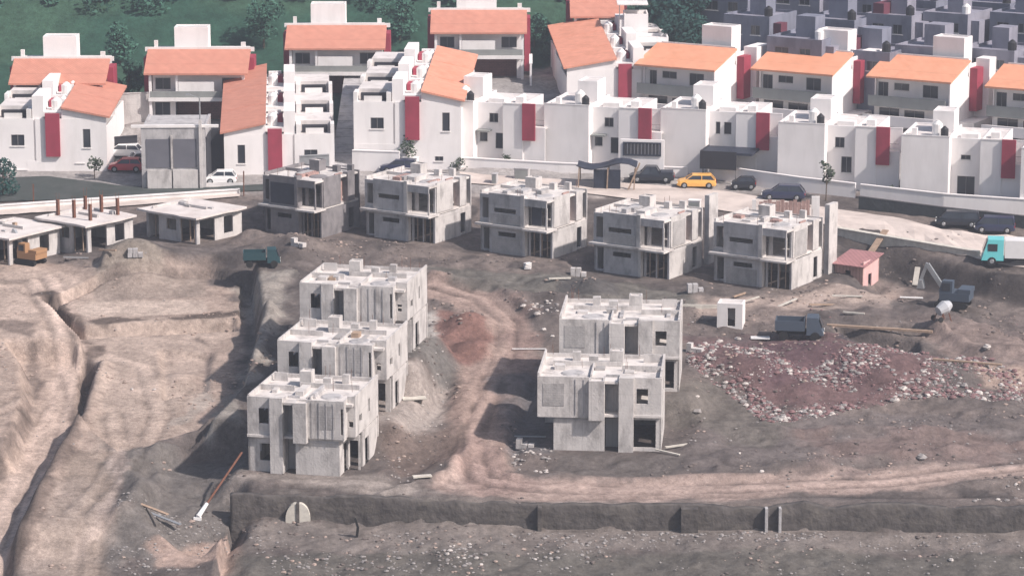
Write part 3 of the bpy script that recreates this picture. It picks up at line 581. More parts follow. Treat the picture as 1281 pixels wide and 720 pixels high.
def villa(u, v, Wd, label, roofm=TILE2, off=.8, cube=(2.2, 6.2), garage=True, grp='flat topped villas with a front tiled roof on the upper terrace'):
    q = P(u, v, off); rt = root('villa', label, 'house', tuple(map(float, q)), 0, grp); c = Ctx(rt, Wd); T = 5.4
    pad(q[0], q[1], 0, -1, Wd + 1, -1, 9, float(q[2]))
    c.wall('F', .6, .3, Wd - .3, 2.9, T, WHITE, [(.6, 2.3, 3.6, 4.9), (Wd - 2.6, Wd - .8, 3.6, 4.9)], glaze=(0, 1))
    c.wall('F', .6, .3, Wd - .3, -1, 2.7, WHITE, [(.5, 2.2, .3, 2.2), (2.8, Wd - .8, -.2, 2.5)], glaze=(0,)); c.bx('garage_recess', BRICKR, (2.8, Wd - .8, 2.2, 2.35, -.3, 2.6))
    c.wall('L', .3, .75, 8, -1, T, WHITE); c.wall('R', Wd - .3, .75, 8, -1, T, WHITE); c.wall('B', 8, .3, Wd - .3, -1, T, WHITE)
    c.bx('balcony', GREYP, (0, Wd, -.6, .6, 2.7, 2.88), (.15, Wd - .1, -.55, -.45, 2.88, 3.55)); c.bx('balcony_edge', WHITE2, (-.05, Wd + .05, -.75, -.6, 2.45, 2.85)); c.bx('column', WHITE, (0, .3, -.5, -.2, -1, T), (Wd - .3, Wd, -.5, -.2, -1, T), (Wd * .28, Wd * .28 + .25, -.5, -.25, 3.5, T))
    c.bx('balcony_panel', WHITE2, (Wd * .28 + .3, Wd * .68, -.5, -.4, 3.3, 4.6))
    m = MB(); m.prism([(-.9, T), (3.6, T + 2.1), (3.6, T + 2.3), (-.9, T + .2)], -.5, Wd + .4); m.build('roof', roofm, rt)
    c.bx('flat_roof', ROOFW, (0, Wd, 3.6, 8, T, T + 2.0)); c.bx('parapet', WHITE2, (-.8, Wd + .8, 3.55, 3.75, T + 2.02, T + 2.5), (.2, .6, 3.8, 4.2, T + 2.0, T + 3.2), (Wd - .7, Wd - .2, 3.8, 4.2, T + 2.0, T + 3.0))
    c.shell(cube[0], cube[1], 4.5, 7, T + 2.0, T + 4.6, WHITE, par=.12, roof=ROOFW)
    c.bx('panel', MAROON, (-.9, -.1, 2.8, 6, .5, T + 1.4)); c.bx('panel', MAROON, (Wd + .1, Wd + .8, 2.8, 6, .5, T + 1.4))
    return rt
villa(20, 166, 9.7, 'villa behind the left edge terrace, its tiled roof just above the lower one', cube=(2.6, 6.3))
villa(188, 153, 10.6, 'villa with a reddish garage recess above the grey court wall', cube=(2.4, 6.2))
villa(363, 120, 10.6, 'villa at the head of the alley between the two stepped terraces', cube=(2.2, 6.2))
villa(544, 99, 10.4, 'villa with a wide open garage near the top, left of the large orange roof', cube=(2.5, 7.2))
villa(718, 78, 5.6, 'narrow pinkish roofed villa at the top edge behind the large orange roof', roofm=TILE2, cube=(1.5, 3.5))

# white cluster stepping down behind the large orange roof
rt = root('stepped_white_house', 'stepped white house beside the dark trees at the top, right of the large orange roof', 'house', tuple(map(float, P(790, 118, .8)))); c = Ctx(rt, 6)
c.shell(0, 3.2, 0, 4, -1, 4.2, WHITE, F=[(1, 2, 2, 3)], gF=(0,), roof=ROOFW); c.shell(.6, 4.4, 4.2, 8, -1, 6.0, WHITE, roof=ROOFW, F=[(3.0, 3.8, 4.4, 5.2)], gF=(0,)); c.shell(-.6, 2.2, 8.2, 12, -1, 8.2, WHITE, roof=ROOFW); c.bx('canopy', WHITE2, (-1.4, 2.2, 8.4, 12, 9.2, 9.35)); c.bx('post', FRAME, (-1.2, -1.1, 8.5, 8.6, 0, 9.2))

# ------------------------------------------------------------------ grey court building, alley, boundary walls
def W2(u, v, off=0): p = P(u, v, off); return (float(p[0]), float(p[1]), float(p[2]))
p = W2(178, 236); rt = root('court_wall', 'grey concrete court wall with two dark panels and a lower plinth, beside the parked cars', 'retaining wall', p, R(2)); c = Ctx(rt, 6.6)
pad(p[0], p[1], 0, -4.5, 7, -.2, .2, p[2], .3, 1.5)
c.bx('wall', CONC2, (0, 6.6, 0, .3, -.5, 6.4)); c.bx('panel', mat('slate board', (.13, .13, .15), .8, .1, 1), (.5, 3.0, -.06, -.003, 2.2, 5.2), (3.3, 5.7, -.06, -.003, 2.2, 5.2)); c.bx('plinth', CONC, (.6, 3.1, -.4, -.07, -.5, 2.0), (3.25, 5.8, -.4, -.07, -.5, 2.0)); c.bx('pillar', CONC, (6.0, 6.3, -.35, -.003, -.5, 7.2), (3.05, 3.25, -.2, -.003, 2.1, 5.6))
c.bx('cap', WHITE2, (-1.0, 8.0, -.1, .45, 6.4, 6.65)); c.bx('side_wall', CONC2, (.0, .25, .3, 10, -.5, 6.2), (6.35, 6.6, .3, 10, -.5, 6.2)); c.bx('deck', CONC2, (.25, 6.35, .3, 10, 5.9, 6.1))
p = W2(258, 232); rt = root('dark_parking_shed', 'dark open fronted parking shed under the tall stepped terrace', 'shed', p, R(0)); c = Ctx(rt, 3.6)
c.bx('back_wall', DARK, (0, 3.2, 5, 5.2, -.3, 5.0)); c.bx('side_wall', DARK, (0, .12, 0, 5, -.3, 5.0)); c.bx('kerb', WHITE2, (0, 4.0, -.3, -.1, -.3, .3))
# alley between the terraces
m = MB(); p0 = P(420, 214); p1 = P(415, 100, .8)
n = 14; wd = 2.3
for k in range(n):
    t = k / n; y = p0[1] + 33 * t; x = p0[0] + .6; y2 = y + 33 / n; za, zb = .1 * y + .25 + 3.3 * t, .1 * y2 + .25 + 3.3 * (t + 1 / n)
    m.hexa([(x - wd / 2, y, za - 3), (x + wd / 2, y, za - 3), (x + wd / 2, y2, zb - 3), (x - wd / 2, y2, zb - 3)], [(x - wd / 2, y, za), (x + wd / 2, y, za), (x + wd / 2, y2, zb - .05), (x - wd / 2, y2, zb - .05)])
tag(m.build('alley', CONC2), kind='structure')
def wallrun(name, label, pts, h, m, t=.25, off=0, cat='wall', sink=1.0, top=None, z_up=0):
    r = root(name, label, cat, W2(*pts[0], off)); o0 = Vector(r.location); mb = MB(); cp = MB()
    W_ = [Vector(W2(u, v, off)) for u, v in pts]
    for a, b in zip(W_[:-1], W_[1:]):
        d = (b - a); d.z = 0; d.normalize(); nn = Vector((-d.y, d.x, 0)) * t / 2
        for q, e in ((mb, 0), (cp, 1)):
            lo = -sink if not e else h; hi = h if not e else h + .1; s_ = 1 if not e else 1.5
            A, Bb = a - o0, b - o0
            q.hexa([tuple(A - nn * s_ + Vector((0, 0, lo))), tuple(Bb - nn * s_ + Vector((0, 0, lo))), tuple(Bb + nn * s_ + Vector((0, 0, lo))), tuple(A + nn * s_ + Vector((0, 0, lo)))],
                   [tuple(A - nn * s_ + Vector((0, 0, hi))), tuple(Bb - nn * s_ + Vector((0, 0, hi))), tuple(Bb + nn * s_ + Vector((0, 0, hi))), tuple(A + nn * s_ + Vector((0, 0, hi)))])
    mb.build('wall', m, r); cp.build('coping', top or m, r); return r
wallrun('boundary_wall', 'white garden wall along the pavement in front of the near white row, left of the pickup', [(560, 208), (700, 216), (860, 222)], 1.0, WHITE)
wallrun('boundary_wall', 'white garden wall between the yellow car and the thin pavement tree', [(888, 224), (1000, 240), (1070, 248)], 1.5, WHITE)
wallrun('boundary_wall', 'white garden wall above the dark netting at the right edge', [(1076, 249), (1180, 261), (1400, 276)], 1.5, WHITE)
wallrun('boundary_wall', 'white wall with dark base below the terrace right of the alley', [(441, 214), (500, 216)], 2.2, WHITE)
wallrun('boundary_wall', 'corrugated grey wall at the foot of the terrace left of the alley', [(375, 224), (412, 222)], 2.4, METAL)
wallrun('boundary_wall', 'pale low wall between the asphalt street and the site at the left', [(-40, 266), (100, 256), (300, 243)], .5, WHITE2, .35)
wallrun('netting_fence', 'long dark netting fence running below the white garden wall at the right', [(1074, 262), (1180, 276), (1400, 300)], 1.35, NET, .08, cat='fence', top=FRAME)
wallrun('parapet_wall', 'light concrete wall at the edge of the road above the pink shed', [(1036, 290), (1130, 306), (1225, 322)], .55, PLAST, .5, cat='wall')
wallrun('boundary_wall', 'white wall beside the garage of the villa near the top centre', [(664, 108), (664, 96)], 2.6, WHITE, off=.8)
wallrun('boundary_wall', 'pale grey wall panels behind the parking lot, left of the court villa', [(148, 158), (192, 156)], 3.6, CONC, off=.4)
wallrun('boundary_wall', 'dark wall at the back of the parking lot at left', [(116, 196), (172, 192)], 1.9, DARK)
# slatted window in the wall
p = W2(779, 222); rt = root('slatted_gate', 'long black slatted opening set in the white garden wall behind the dark pickup', 'gate', (p[0], p[1] - .35, p[2]), R(-9)); c = Ctx(rt, 4)
c.bx('frame', TARP, (0, 4, 0, .12, 2.4, 2.55), (0, 4, 0, .12, 3.7, 3.85), (0, .15, 0, .12, 2.55, 3.7), (3.85, 4, 0, .12, 2.55, 3.7)); c.bx('slats', DARK, *[(.15 + .37 * k, .40 + .37 * k, .03, .08, 2.55, 3.7) for k in range(10)]); c.bx('wall', WHITE, (-.3, 4.3, .13, .5, -.5, 4.1))

# ------------------------------------------------------------------ far slope town, cloud shade painted into its colours
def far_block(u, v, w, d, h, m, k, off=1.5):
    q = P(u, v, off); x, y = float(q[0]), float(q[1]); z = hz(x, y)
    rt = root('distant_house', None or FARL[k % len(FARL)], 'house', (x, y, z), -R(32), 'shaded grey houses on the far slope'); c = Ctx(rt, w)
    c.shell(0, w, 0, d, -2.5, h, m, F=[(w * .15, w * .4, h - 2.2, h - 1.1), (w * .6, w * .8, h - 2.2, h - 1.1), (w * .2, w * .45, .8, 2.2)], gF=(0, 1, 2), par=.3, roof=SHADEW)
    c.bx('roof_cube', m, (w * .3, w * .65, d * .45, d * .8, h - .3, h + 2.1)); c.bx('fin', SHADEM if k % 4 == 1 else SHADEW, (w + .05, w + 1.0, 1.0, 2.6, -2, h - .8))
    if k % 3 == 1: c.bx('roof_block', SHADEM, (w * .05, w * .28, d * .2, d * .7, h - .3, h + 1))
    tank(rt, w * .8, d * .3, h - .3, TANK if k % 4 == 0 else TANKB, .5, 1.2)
FARL = ['shadowed flat roofed block house in the dim rows at top right']
k = 0
rr = random.Random(5)
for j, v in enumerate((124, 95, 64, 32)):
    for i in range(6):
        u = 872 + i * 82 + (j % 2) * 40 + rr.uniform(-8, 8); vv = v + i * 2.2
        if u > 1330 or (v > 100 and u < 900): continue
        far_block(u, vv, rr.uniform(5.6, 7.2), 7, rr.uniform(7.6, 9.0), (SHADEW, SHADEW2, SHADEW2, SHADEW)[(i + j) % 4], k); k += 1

# ------------------------------------------------------------------ retaining wall in the foreground
rt = root('retaining_wall', 'long dark earth stained retaining wall across the bottom of the picture', 'retaining wall', (WALL[0][0], WALL[0][1], .1 * WALL[0][1]))
o0 = np.array([WALL[0][0], WALL[0][1], .1 * WALL[0][1]]); m = MB(); N_ = 260
line = [np.array(q) for q in WALL]; seg = [np.linalg.norm(b - a) for a, b in zip(line[:-1], line[1:])]; tot = sum(seg)
def along(s_):
    for a, b, L in zip(line[:-1], line[1:], seg):
        if s_ <= L: return a + (b - a) * s_ / L
        s_ -= L
    return line[-1]
rows = [(-.30, -3.6), (-.26, -1.6), (-.18, -.6), (-.12, .0), (-.05, .12), (.45, .12), (.45, -.5)]
for i in range(N_ + 1):
    q = along(tot * .999 * i / N_); z = .1 * q[1]; nz = float(fbm(np.array([q[0]]), np.array([3.]), 3, 4)[0])
    for dy, dz in rows: m.v.append((q[0] - o0[0], q[1] + dy + float(fbm(np.array([q[0]]), np.array([dz * 2]), 1.2, 3, 5)[0]) * .22 - o0[1], z + dz + nz * .5 * (dz > -1) - o0[2]))
nr = len(rows)
for i in range(N_):
    for j in range(nr - 1): a = i * nr + j; m.f.append((a, a + nr, a + nr + 1, a + 1))
m.f.append(tuple(range(nr))); o = m.build('wall', WALLM, rt); o.data.polygons.foreach_set('use_smooth', [True] * len(o.data.polygons))
for u, w_, mm in ((675, .3, WALLM), (862, 1.3, WALLM), (958, .22, CONC2), (975, .2, CONC2)):
    q = P(u, 632); x = q[0] - o0[0]; y = float(np.interp(q[0], [a[0] for a in WALL], [a[1] for a in WALL])) - o0[1]
    B((x - w_ / 2, x + w_ / 2, y - .75, y - .1, -3.6, -.15)).build('buttress', mm, rt)
# arch marks
q = P(373, 622); x = q[0] - o0[0]; y = float(np.interp(q[0], [a[0] for a in WALL], [a[1] for a in WALL])) - o0[1]
for s_ in (-1, 1):
    m = MB(); pr = [(s_ * .12, 0), (s_ * .95, 0)] + [(s_ * (.12 + .83 * math.cos(a)), .75 + 1.25 * math.sin(a)) for a in [math.pi / 2 * k / 6 for k in range(7)]]
    n = len(pr); m.v = [(x + a, y - .62, b - 2.3) for a, b in pr] + [(x + a, y - .1, b - 2.3) for a, b in pr]
    m.f = [tuple(range(n)), tuple(range(n, 2 * n))[::-1]] + [(i, (i + 1) % n, n + (i + 1) % n, n + i) for i in range(n)]
    m.build('arch_panel', PLAST, rt)
B((x - .11, x + .11, y - .7, y - .1, -2.6, -.3)).build('arch_pier', WALLM, rt)

# ------------------------------------------------------------------ vehicles
def car(u, v, yaw, label, paint, L=4.3, Wd=1.75, H=1.42, kind='hatch', name='parked_car', cat='car', glass=GLASS, z=None, off=None):
    p = G(u, v); rt = root(name, label, cat, p, R(yaw), None)
    x = [-L / 2, -L / 2 + .25, -L * .28, -L * .08, L * .30, L / 2 - .1, L / 2]
    if kind == 'pickup': top = [(-L * .20, .95), (-L * .10, H), (L * .12, H), (L * .24, .95)]
    elif kind == 'van': top = [(-L * .48, .95), (-L * .45, H), (L * .26, H), (L * .42, .95)]
    else: top = [(-L * .47, .92), (-L * .36, H), (L * .10, H), (L * .29, .9)]
    # body loft: stations (x, z_low, z_high, halfwidth)
    st = [(-L / 2, .38, .72, Wd * .44), (-L / 2 + .12, .26, .9, Wd * .49), (-L * .2, .22, .93, Wd * .5), (L * .25, .22, .92, Wd * .5), (L * .42, .24, .80, Wd * .485), (L / 2, .34, .64, Wd * .42)]
    m = MB()
    for (xx, a, b, w) in st: m.v += [(xx, -w, a), (xx, -w * 1.0, (a + b) * .5), (xx, -w * .93, b), (xx, w * .93, b), (xx, w, (a + b) * .5), (xx, w, a)]
    for i in range(len(st) - 1):
        for j in range(6): k_ = (j + 1) % 6; m.f.append((i * 6 + j, i * 6 + k_, i * 6 + 6 + k_, i * 6 + 6 + j))
    m.f += [tuple(range(6))[::-1], tuple(range(len(st) * 6 - 6, len(st) * 6))]; 
    b = m.build('body', paint, rt); bv = b.modifiers.new('bevel', 'BEVEL'); bv.width = .05; bv.segments = 2
    g = MB(); (x0, z0), (x1, z1), (x2, z2), (x3, z3) = top; wi = Wd * .45; wt = Wd * .37
    g.hexa([(x0, -wi, z0 - .05), (x3, -wi, z3 - .05), (x3, wi, z3 - .05), (x0, wi, z0 - .05)], [(x1, -wt, z1 - .06), (x2, -wt, z2 - .06), (x2, wt, z2 - .06), (x1, wt, z1 - .06)]); g.build('windows', glass, rt)
    m = MB().hexa([(x1 - .06, -wt - .02, z1 - .07), (x2 + .06, -wt - .02, z2 - .07), (x2 + .06, wt + .02, z2 - .07), (x1 - .06, wt + .02, z1 - .07)], [(x1, -wt * .93, z1), (x2, -wt * .93, z2), (x2, wt * .93, z2), (x1, wt * .93, z1)])
    for sy in (-1, 1):
        for (xa, za, xb, zb) in ((x0, z0, x1, z1), (x3, z3, x2, z2), ((x1 + x2) / 2, z0, (x1 + x2) / 2, z1)): m.bar((xa, sy * (wi + .01), za - .04), (xb, sy * (wt + .01), zb - .04), .07)
    m.build('roof', paint, rt)
    if kind == 'pickup': B((-L / 2 + .15, -L * .2, -Wd * .46, Wd * .46, .92, 1.12)).build('bed_cover', TARP, rt)
    for sx in (-.31, .31):
        for sy in (-1, 1):
            c0 = (sx * L, sy * (Wd / 2 - .2), .33); c1 = (sx * L, sy * (Wd / 2 + .01), .33); w = MB().cyl(c0, c1, .33, .33, 14).build('wheel', RUBBER, rt)
            MB().cyl(c1, (c1[0], c1[1] + sy * .02, .33), .19, .17, 10).build('rim', METAL, w)
    for sy in (-1, 1):
        MB().box(L / 2 - .1, L / 2 + .01, sy * Wd * .36 - .16, sy * Wd * .36 + .16, .56, .70).build('headlight', LAMP, rt); MB().box(-L / 2 - .01, -L / 2 + .1, sy * Wd * .38 - .12, sy * Wd * .38 + .12, .6, .78).build('taillight', TAIL, rt)
    return rt
YEL = car_paint('amber yellow paint', (.85, .45, .11)); BLK = car_paint('black car paint', (.02, .022, .03)); NAV = car_paint('navy car paint', (.03, .035, .07)); WHT = car_paint('white car paint', (.8, .79, .78)); RED = car_paint('red car paint', (.55, .04, .05)); SLV = car_paint('silver car paint', (.45, .46, .48)); TEAL = car_paint('teal paint', (.16, .62, .64)); DBL = car_paint('steel blue machine paint', (.06, .08, .11), .6); GRN = car_paint('dark teal paint', (.015, .055, .065), .5)
def later_vehicles():
    car(871, 235, 178, 'amber yellow car parked on the pale road in front of the carport', YEL, 4.1)
    car(815, 227, 176, 'black pickup parked left of the yellow car', BLK, 4.8, 1.85, 1.65, 'pickup', 'pickup_truck', 'pickup')
    car(930, 237, 175, 'small black car at the wall just right of the yellow car', BLK, 2.6, 1.5, 1.3)
    car(980, 250, 172, 'navy hatchback above the brown board screen', NAV, 4.5, 1.8, 1.55)
    car(154, 196, 175, 'white car in the lot left of the grey court wall, parked behind the red one', WHT, 4.2)
    car(172, 207, 200, 'small white car beside the court wall edge, right of the red car', WHT, 2.6, 1.6, 1.4)
    car(158, 214, 180, 'red car in the lot left of the grey court wall', RED, 3.7)
    car(276, 230, 182, 'white car in the dark parking shed', WHT, 3.4)
    car(1198, 283, 170, 'black van in front of the netting fence, left of the darker pair', BLK, 4.4, 1.8, 1.55, 'van', 'parked_van', 'van')
    car(1244, 290, 170, 'black van with a pale lamp beside the teal truck', NAV, 4.0, 1.8, 1.6, 'van', 'parked_van', 'van')
    car(500, 216, 178, 'dark car under the wall right of the alley', NAV, 4.2)
    # teal truck
    p = G(1268, 331); rt = root('box_truck', 'truck with turquoise cab and white cargo box at the right edge', 'truck', p, R(172)); c = Ctx(rt, 0)
    m = MB().hexa([(1.0, -1.1, .5), (3.1, -1.1, .5), (3.1, 1.1, .5), (1.0, 1.1, .5)], [(1.0, -1.0, 2.5), (2.5, -1.0, 2.5), (2.5, 1.0, 2.5), (1.0, 1.0, 2.5)]); m.build('cab', TEAL, rt)
    MB().hexa([(2.95, -.95, 1.3), (3.02, -.95, 1.3), (3.02, .95, 1.3), (2.95, .95, 1.3)], [(2.62, -.9, 2.3), (2.68, -.9, 2.3), (2.68, .9, 2.3), (2.62, .9, 2.3)]).build('windscreen', GLASS, rt)
    for sy in (-1, 1): MB().box(1.6, 2.5, sy * 1.04 - .04, sy * 1.04 + .04, 1.4, 2.1).build('side_window', GLASS, rt)
    B((-3.6, .9, -1.05, 1.05, .75, 2.45)).build('cargo_box', WHT, rt); B((-3.6, 2.9, -.5, .5, .45, .7)).build('chassis', RUBBER, rt)
    for sx in (-2.6, 2.1):
        for sy in (-1, 1): w = MB().cyl((sx, sy * .8, .42), (sx, sy * 1.12, .42), .42, .42, 14).build('wheel', RUBBER, rt); MB().cyl((sx, sy * 1.12, .42), (sx, sy * 1.14, .42), .22, .2, 10).build('rim', METAL, w)
    for sy in (-1, 1): MB().box(3.08, 3.14, sy * .8 - .15, sy * .8 + .15, .7, .9).build('headlight', LAMP, rt)
    # dark green dump truck
    def flatbed(u, v, yaw, label, bedm, cabm, load=None, s=1.):
        p = G(u, v); rt = root('dump_truck', label, 'truck', p, R(yaw)); rt.scale = (s, s, s)
        B((-1.9, .6, -1.0, 1.0, .85, 1.0), (-1.9, .6, -1.0, -.92, 1.0, 1.7), (-1.9, .6, .92, 1.0, 1.0, 1.7), (-1.9, -1.82, -.92, .92, 1.0, 1.7), (.52, .6, -.92, .92, 1.0, 1.8)).build('truck_bed', bedm, rt)
        MB().hexa([(.75, -.95, .5), (2.2, -.95, .5), (2.2, .95, .5), (.75, .95, .5)], [(.75, -.85, 2.0), (1.7, -.85, 2.0), (1.7, .85, 2.0), (.75, .85, 2.0)]).build('cab', cabm, rt)
        MB().hexa([(2.08, -.8, 1.15), (2.13, -.8, 1.15), (2.13, .8, 1.15), (2.08, .8, 1.15)], [(1.82, -.75, 1.85), (1.86, -.75, 1.85), (1.86, .75, 1.85), (1.82, .75, 1.85)]).build('windscreen', GLASS, rt)
        for sx in (-1.2, 1.5):
            for sy in (-1, 1): MB().cyl((sx, sy * .7, .4), (sx, sy * 1.0, .4), .4, .4, 12).build('wheel', RUBBER, rt)
        B((-1.8, 2.1, -.4, .4, .45, .8)).build('chassis', RUBBER, rt)
        for sy in (-1, 1): MB().box(2.18, 2.23, sy * .7 - .12, sy * .7 + .12, .65, .82).build('headlight', LAMP, rt)
    flatbed(326, 333, 5, 'small dark teal dump truck at the rim of the pit', GRN, GRN, s=.85)
    flatbed(998, 424, -8, 'steel blue flatbed truck at the top of the rubble field', DBL, DBL, s=1.05)
    def excavator(u, v, yaw, label, paint, s_=1.):
        p = G(u, v); rt = root('excavator', label, 'excavator', p, R(yaw)); rt.scale = (s_, s_, s_)
        for sy in (-1, 1): MB().prism([(-1.5, .12), (-1.25, 0), (1.25, 0), (1.5, .12), (1.6, .4), (1.3, .65), (-1.3, .65), (-1.6, .4)], 0, 1).build('track', RUBBER, rt)
        trs = [o for o in rt.children]; 
        for o, sy in zip(trs, (-1, 1)): o.data.transform(Matrix(((0, 1, 0, 0), (.45, 0, 0, sy * .95 - .22), (0, 0, 1, 0), (0, 0, 0, 1))))
        B((-1.7, 1.1, -1.1, 1.1, .75, 1.5), (-1.8, -.6, -1.05, 1.05, 1.5, 1.9)).build('house', paint, rt); cb = MB().hexa([(-.1, .1, 1.5), (1.2, .1, 1.5), (1.2, 1.05, 1.5), (-.1, 1.05, 1.5)], [(-.1, .15, 2.6), (.9, .15, 2.6), (.9, 1.0, 2.6), (-.1, 1.0, 2.6)]).build('cab', paint, rt)
        B((.1, .9, 1.06, 1.08, 1.7, 2.4)).build('side_window', GLASS, cb)
        MB().bar((.8, -.3, 1.3), (2.6, -.3, 3.8), .35, .4).build('boom', METAL, rt); MB().bar((2.6, -.3, 3.9), (3.2, -.3, 2.2), .25, .3).build('arm', METAL, rt)
        MB().hexa([(2.8, -.7, 1.5), (3.5, -.7, 1.5), (3.5, .1, 1.5), (2.8, .1, 1.5)], [(3.0, -.7, 2.3), (3.3, -.7, 2.3), (3.3, .1, 2.3), (3.0, .1, 2.3)]).build('bucket', METAL, rt)
    excavator(1192, 384, 160, 'steel blue excavator with raised boom below the road at the right', DBL)
    excavator(38, 330, 150, 'small dusty orange brown digger beside the low pale roofed house at the left', car_paint('dusty orange paint', (.36, .20, .10), .7), .8)
    # mixer
    p = G(1180, 402); rt = root('concrete_mixer', 'small dark concrete mixer with a whitish drum near the excavator', 'mixer', p, R(30))
    MB().cyl((-.6, 0, .9), (.1, 0, 1.2), .45, .65, 12).cyl((.1, 0, 1.2), (.7, 0, 1.45), .65, .35, 12).build('drum', SLV, rt); m = MB()
    for a in ((-.7, -.5), (-.7, .5), (.5, -.5), (.5, .5)): m.bar((a[0], a[1], 0), (a[0] * .4, a[1] * .8, .95), .08)
    m.build('frame', RUST, rt)
    for sy in (-1, 1): MB().cyl((-.7, sy * .5, .25), (-.7, sy * .6, .25), .25, .25, 10).build('wheel', RUBBER, rt)

# ------------------------------------------------------------------ site huts etc
def later_site():
    p = G(1084, 362); yaw = -R(33); rt = root('site_shed', 'pink walled shed with a maroon sheet roof beside the last concrete house', 'shed', p + Vector((-.4, 0, 0)), yaw); c = Ctx(rt, 3)
    for o in (): pass
    c.wall('F', 0, -3.0, 0, -.5, 2.1, WOODP, [(-1.9, -1.3, 1.0, 1.6)]); c.wall('R', 0, .15, 3.4, -.5, 2.5, PINK, [(1.2, 1.9, -.2, 1.2)]); c.wall('B', 3.5, -3, 0, -.5, 2.6, WOODP); c.wall('L', -3, .15, 3.4, -.5, 2.3, WOODP)
    MB().prism([(-.4, 2.1), (3.9, 2.75), (3.9, 2.83), (-.4, 2.18)], -3.3, .3).build('roof', PINKR, rt)
    p = G(905, 410); rt = root('concrete_kiosk', 'tiny pale concrete hut with a doorway, left of the flatbed truck', 'hut', p, -R(12)); c = Ctx(rt, 2)
    c.shell(-.6, 1.7, 0, 1.9, -.4, 2.1, WHITE2, F=[(.35, 1.05, 0, 1.7)], par=.05, roof=SLAB)
    p = G(918, 392); rt = root('garden_block_wall', 'low pale wall running left from the tiny concrete hut', 'wall', p + Vector((-5, 1, 0)), -R(3)); B((-1, 3.8, 0, .2, -.4, .6)).build('wall', PLAST, rt)
    # board screen behind the last concrete house
    q = G(948, 282); rt = root('board_screen', 'brown board screen with pale end posts behind the last middle row house', 'screen', q, R(-4)); c = Ctx(rt, 5)
    c.bx('boards', WOODP, *[(.1 + .42 * k, .5 + .42 * k, .02 * (k % 2), .06 + .02 * (k % 2), .3, 2.4 + .12 * (k % 3)) for k in range(12)]); c.bx('post', WHITE2, (5.3, 6.1, 0, .3, -.3, 3.0)); c.bx('post', WHITE2, (-.6, -.2, 0, .3, -.3, 2.6)); c.bx('rail', WOOD, (0, 5.2, .09, .15, .9, 1.05), (0, 5.2, .09, .15, 1.9, 2.05))
    # tarpaulin shelter
    q = G(735, 238); rt = root('tarpaulin_shelter', 'sagging black tarpaulin shelter on poles between the middle row and the white houses', 'shelter', q, R(-6)); m = MB(); n = 8
    for i in range(n + 1):
        for j in range(5): x = -1.2 + 6.2 * i / n; y = 3.0 * j / 4; m.v.append((x, y, 2.5 - .35 * math.sin(math.pi * i / n * 2) - .3 * math.sin(math.pi * j / 4) + .1 * rnd.random()))
    for i in range(n):
        for j in range(4): a = i * 5 + j; m.f.append((a, a + 5, a + 6, a + 1))
    o = m.build('sheet', TARP, rt); s_ = o.modifiers.new('thick', 'SOLIDIFY'); s_.thickness = .05
    for x in (-1.0, 2.0, 4.8): MB().bar((x, .1, -.3), (x + .1, .1, 2.3), .12).build('post', WOOD, rt); MB().bar((x, 2.9, -.3), (x, 2.9, 2.3), .12).build('post', WOOD, rt)
    c = Ctx(rt, 0); c.bx('side_sheet', TARP, (.6, 3.4, .2, .26, 0, 2.1)); 
    MB().bar((4.2, 0, 0), (5.4, 0, 2.9), .16).build('prop', WOOD, rt)
    # storage boxes, blocks behind middle row
    for i, (u, v, w, h, mm, lab) in enumerate(((652, 226, 1.5, 1.2, CONC2, 'grey block crate on the pale ground behind the middle row'), (512, 215, 1.6, 1.4, WHITE2, 'white cabinet under the small tree right of the alley'), (868, 268, 1.2, 1.3, WHITE2, 'white block standing beside the middle row roof near the pale road'), (618, 232, .5, 1.1, CONC2, 'narrow grey post box behind the middle row'))):
        q = G(u, v); rt = root('storage_cabinet', lab, 'cabinet', q, R(-12)); B((-w / 2, w / 2, 0, .9, -.2, h)).build('cabinet', mm, rt); B((-w / 2 + .08, w / 2 - .08, -.02, 0, .1, h - .15)).build('door', GREYP, rt); B((-w / 2 - .05, w / 2 + .05, -.05, .95, h, h + .06)).build('lid', mm, rt)
    # pole on the left
    a = G(303, 590); b = G(248, 650); m = MB(); a.z += 1.6; b.z += .25; m.cyl(tuple(a), tuple(a + (b - a) * .85), .09, .09, 8); m2 = MB().cyl(tuple(a + (b - a) * .8), tuple(b), .14, .2, 8)
    rt = root('fallen_pole', 'dark pole with a white end leaning down from the nearest stepped house', 'pole', (0, 0, 0)); m.build('shaft', RUST, rt); m2.build('end_piece', WHT, rt); B((b.x - .35, b.x + .25, b.y - .15, b.y + .15, b.z - .3, b.z - .05)).build('foot', WHT, rt)
    # figure-like dark post
    q = G(446, 672); rt = root('marker_post', 'short crooked dark post at the foot of the retaining wall', 'post', q); MB().bar((0, 0, -.2), (.12, 0, .8), .2).bar((.12, 0, .75), (-.1, 0, 1.5), .16).build('post', RUBBER, rt)
    # planks and sheets
    def plank(u, v, L, ang, tilt, mm, lab, w=.28, t=.08, nm='timber_plank', cat='plank'):
        q = G(u, v); rt = B((-L / 2, L / 2, -w / 2, w / 2, 0, t)).build(nm, mm); rt.location = q + Vector((0, 0, .08 + abs(math.sin(R(tilt))) * L / 2)); rt.rotation_euler = (0, R(tilt), R(ang)); tag(rt, lab, cat)
    plank(1098, 318, 3.6, 55, -30, WOOD, 'long plank leaning on the maroon shed roof', .7)
    plank(1146, 357, 1.9, 70, -55, PLAST, 'pale broken slab standing up right of the pink shed', .5, .1, 'broken_slab', 'slab')
    plank(985, 383, 2.2, 35, -12, PLAST, 'short pale beam lying near the tiny concrete hut')
    plank(1060, 372, 2.8, -5, 0, PLAST, 'pale strip lying in front of the pink shed', .3)
    plank(1140, 374, 2.2, 0, 2, WHT, 'white sheet strip lying left of the excavator', .35)
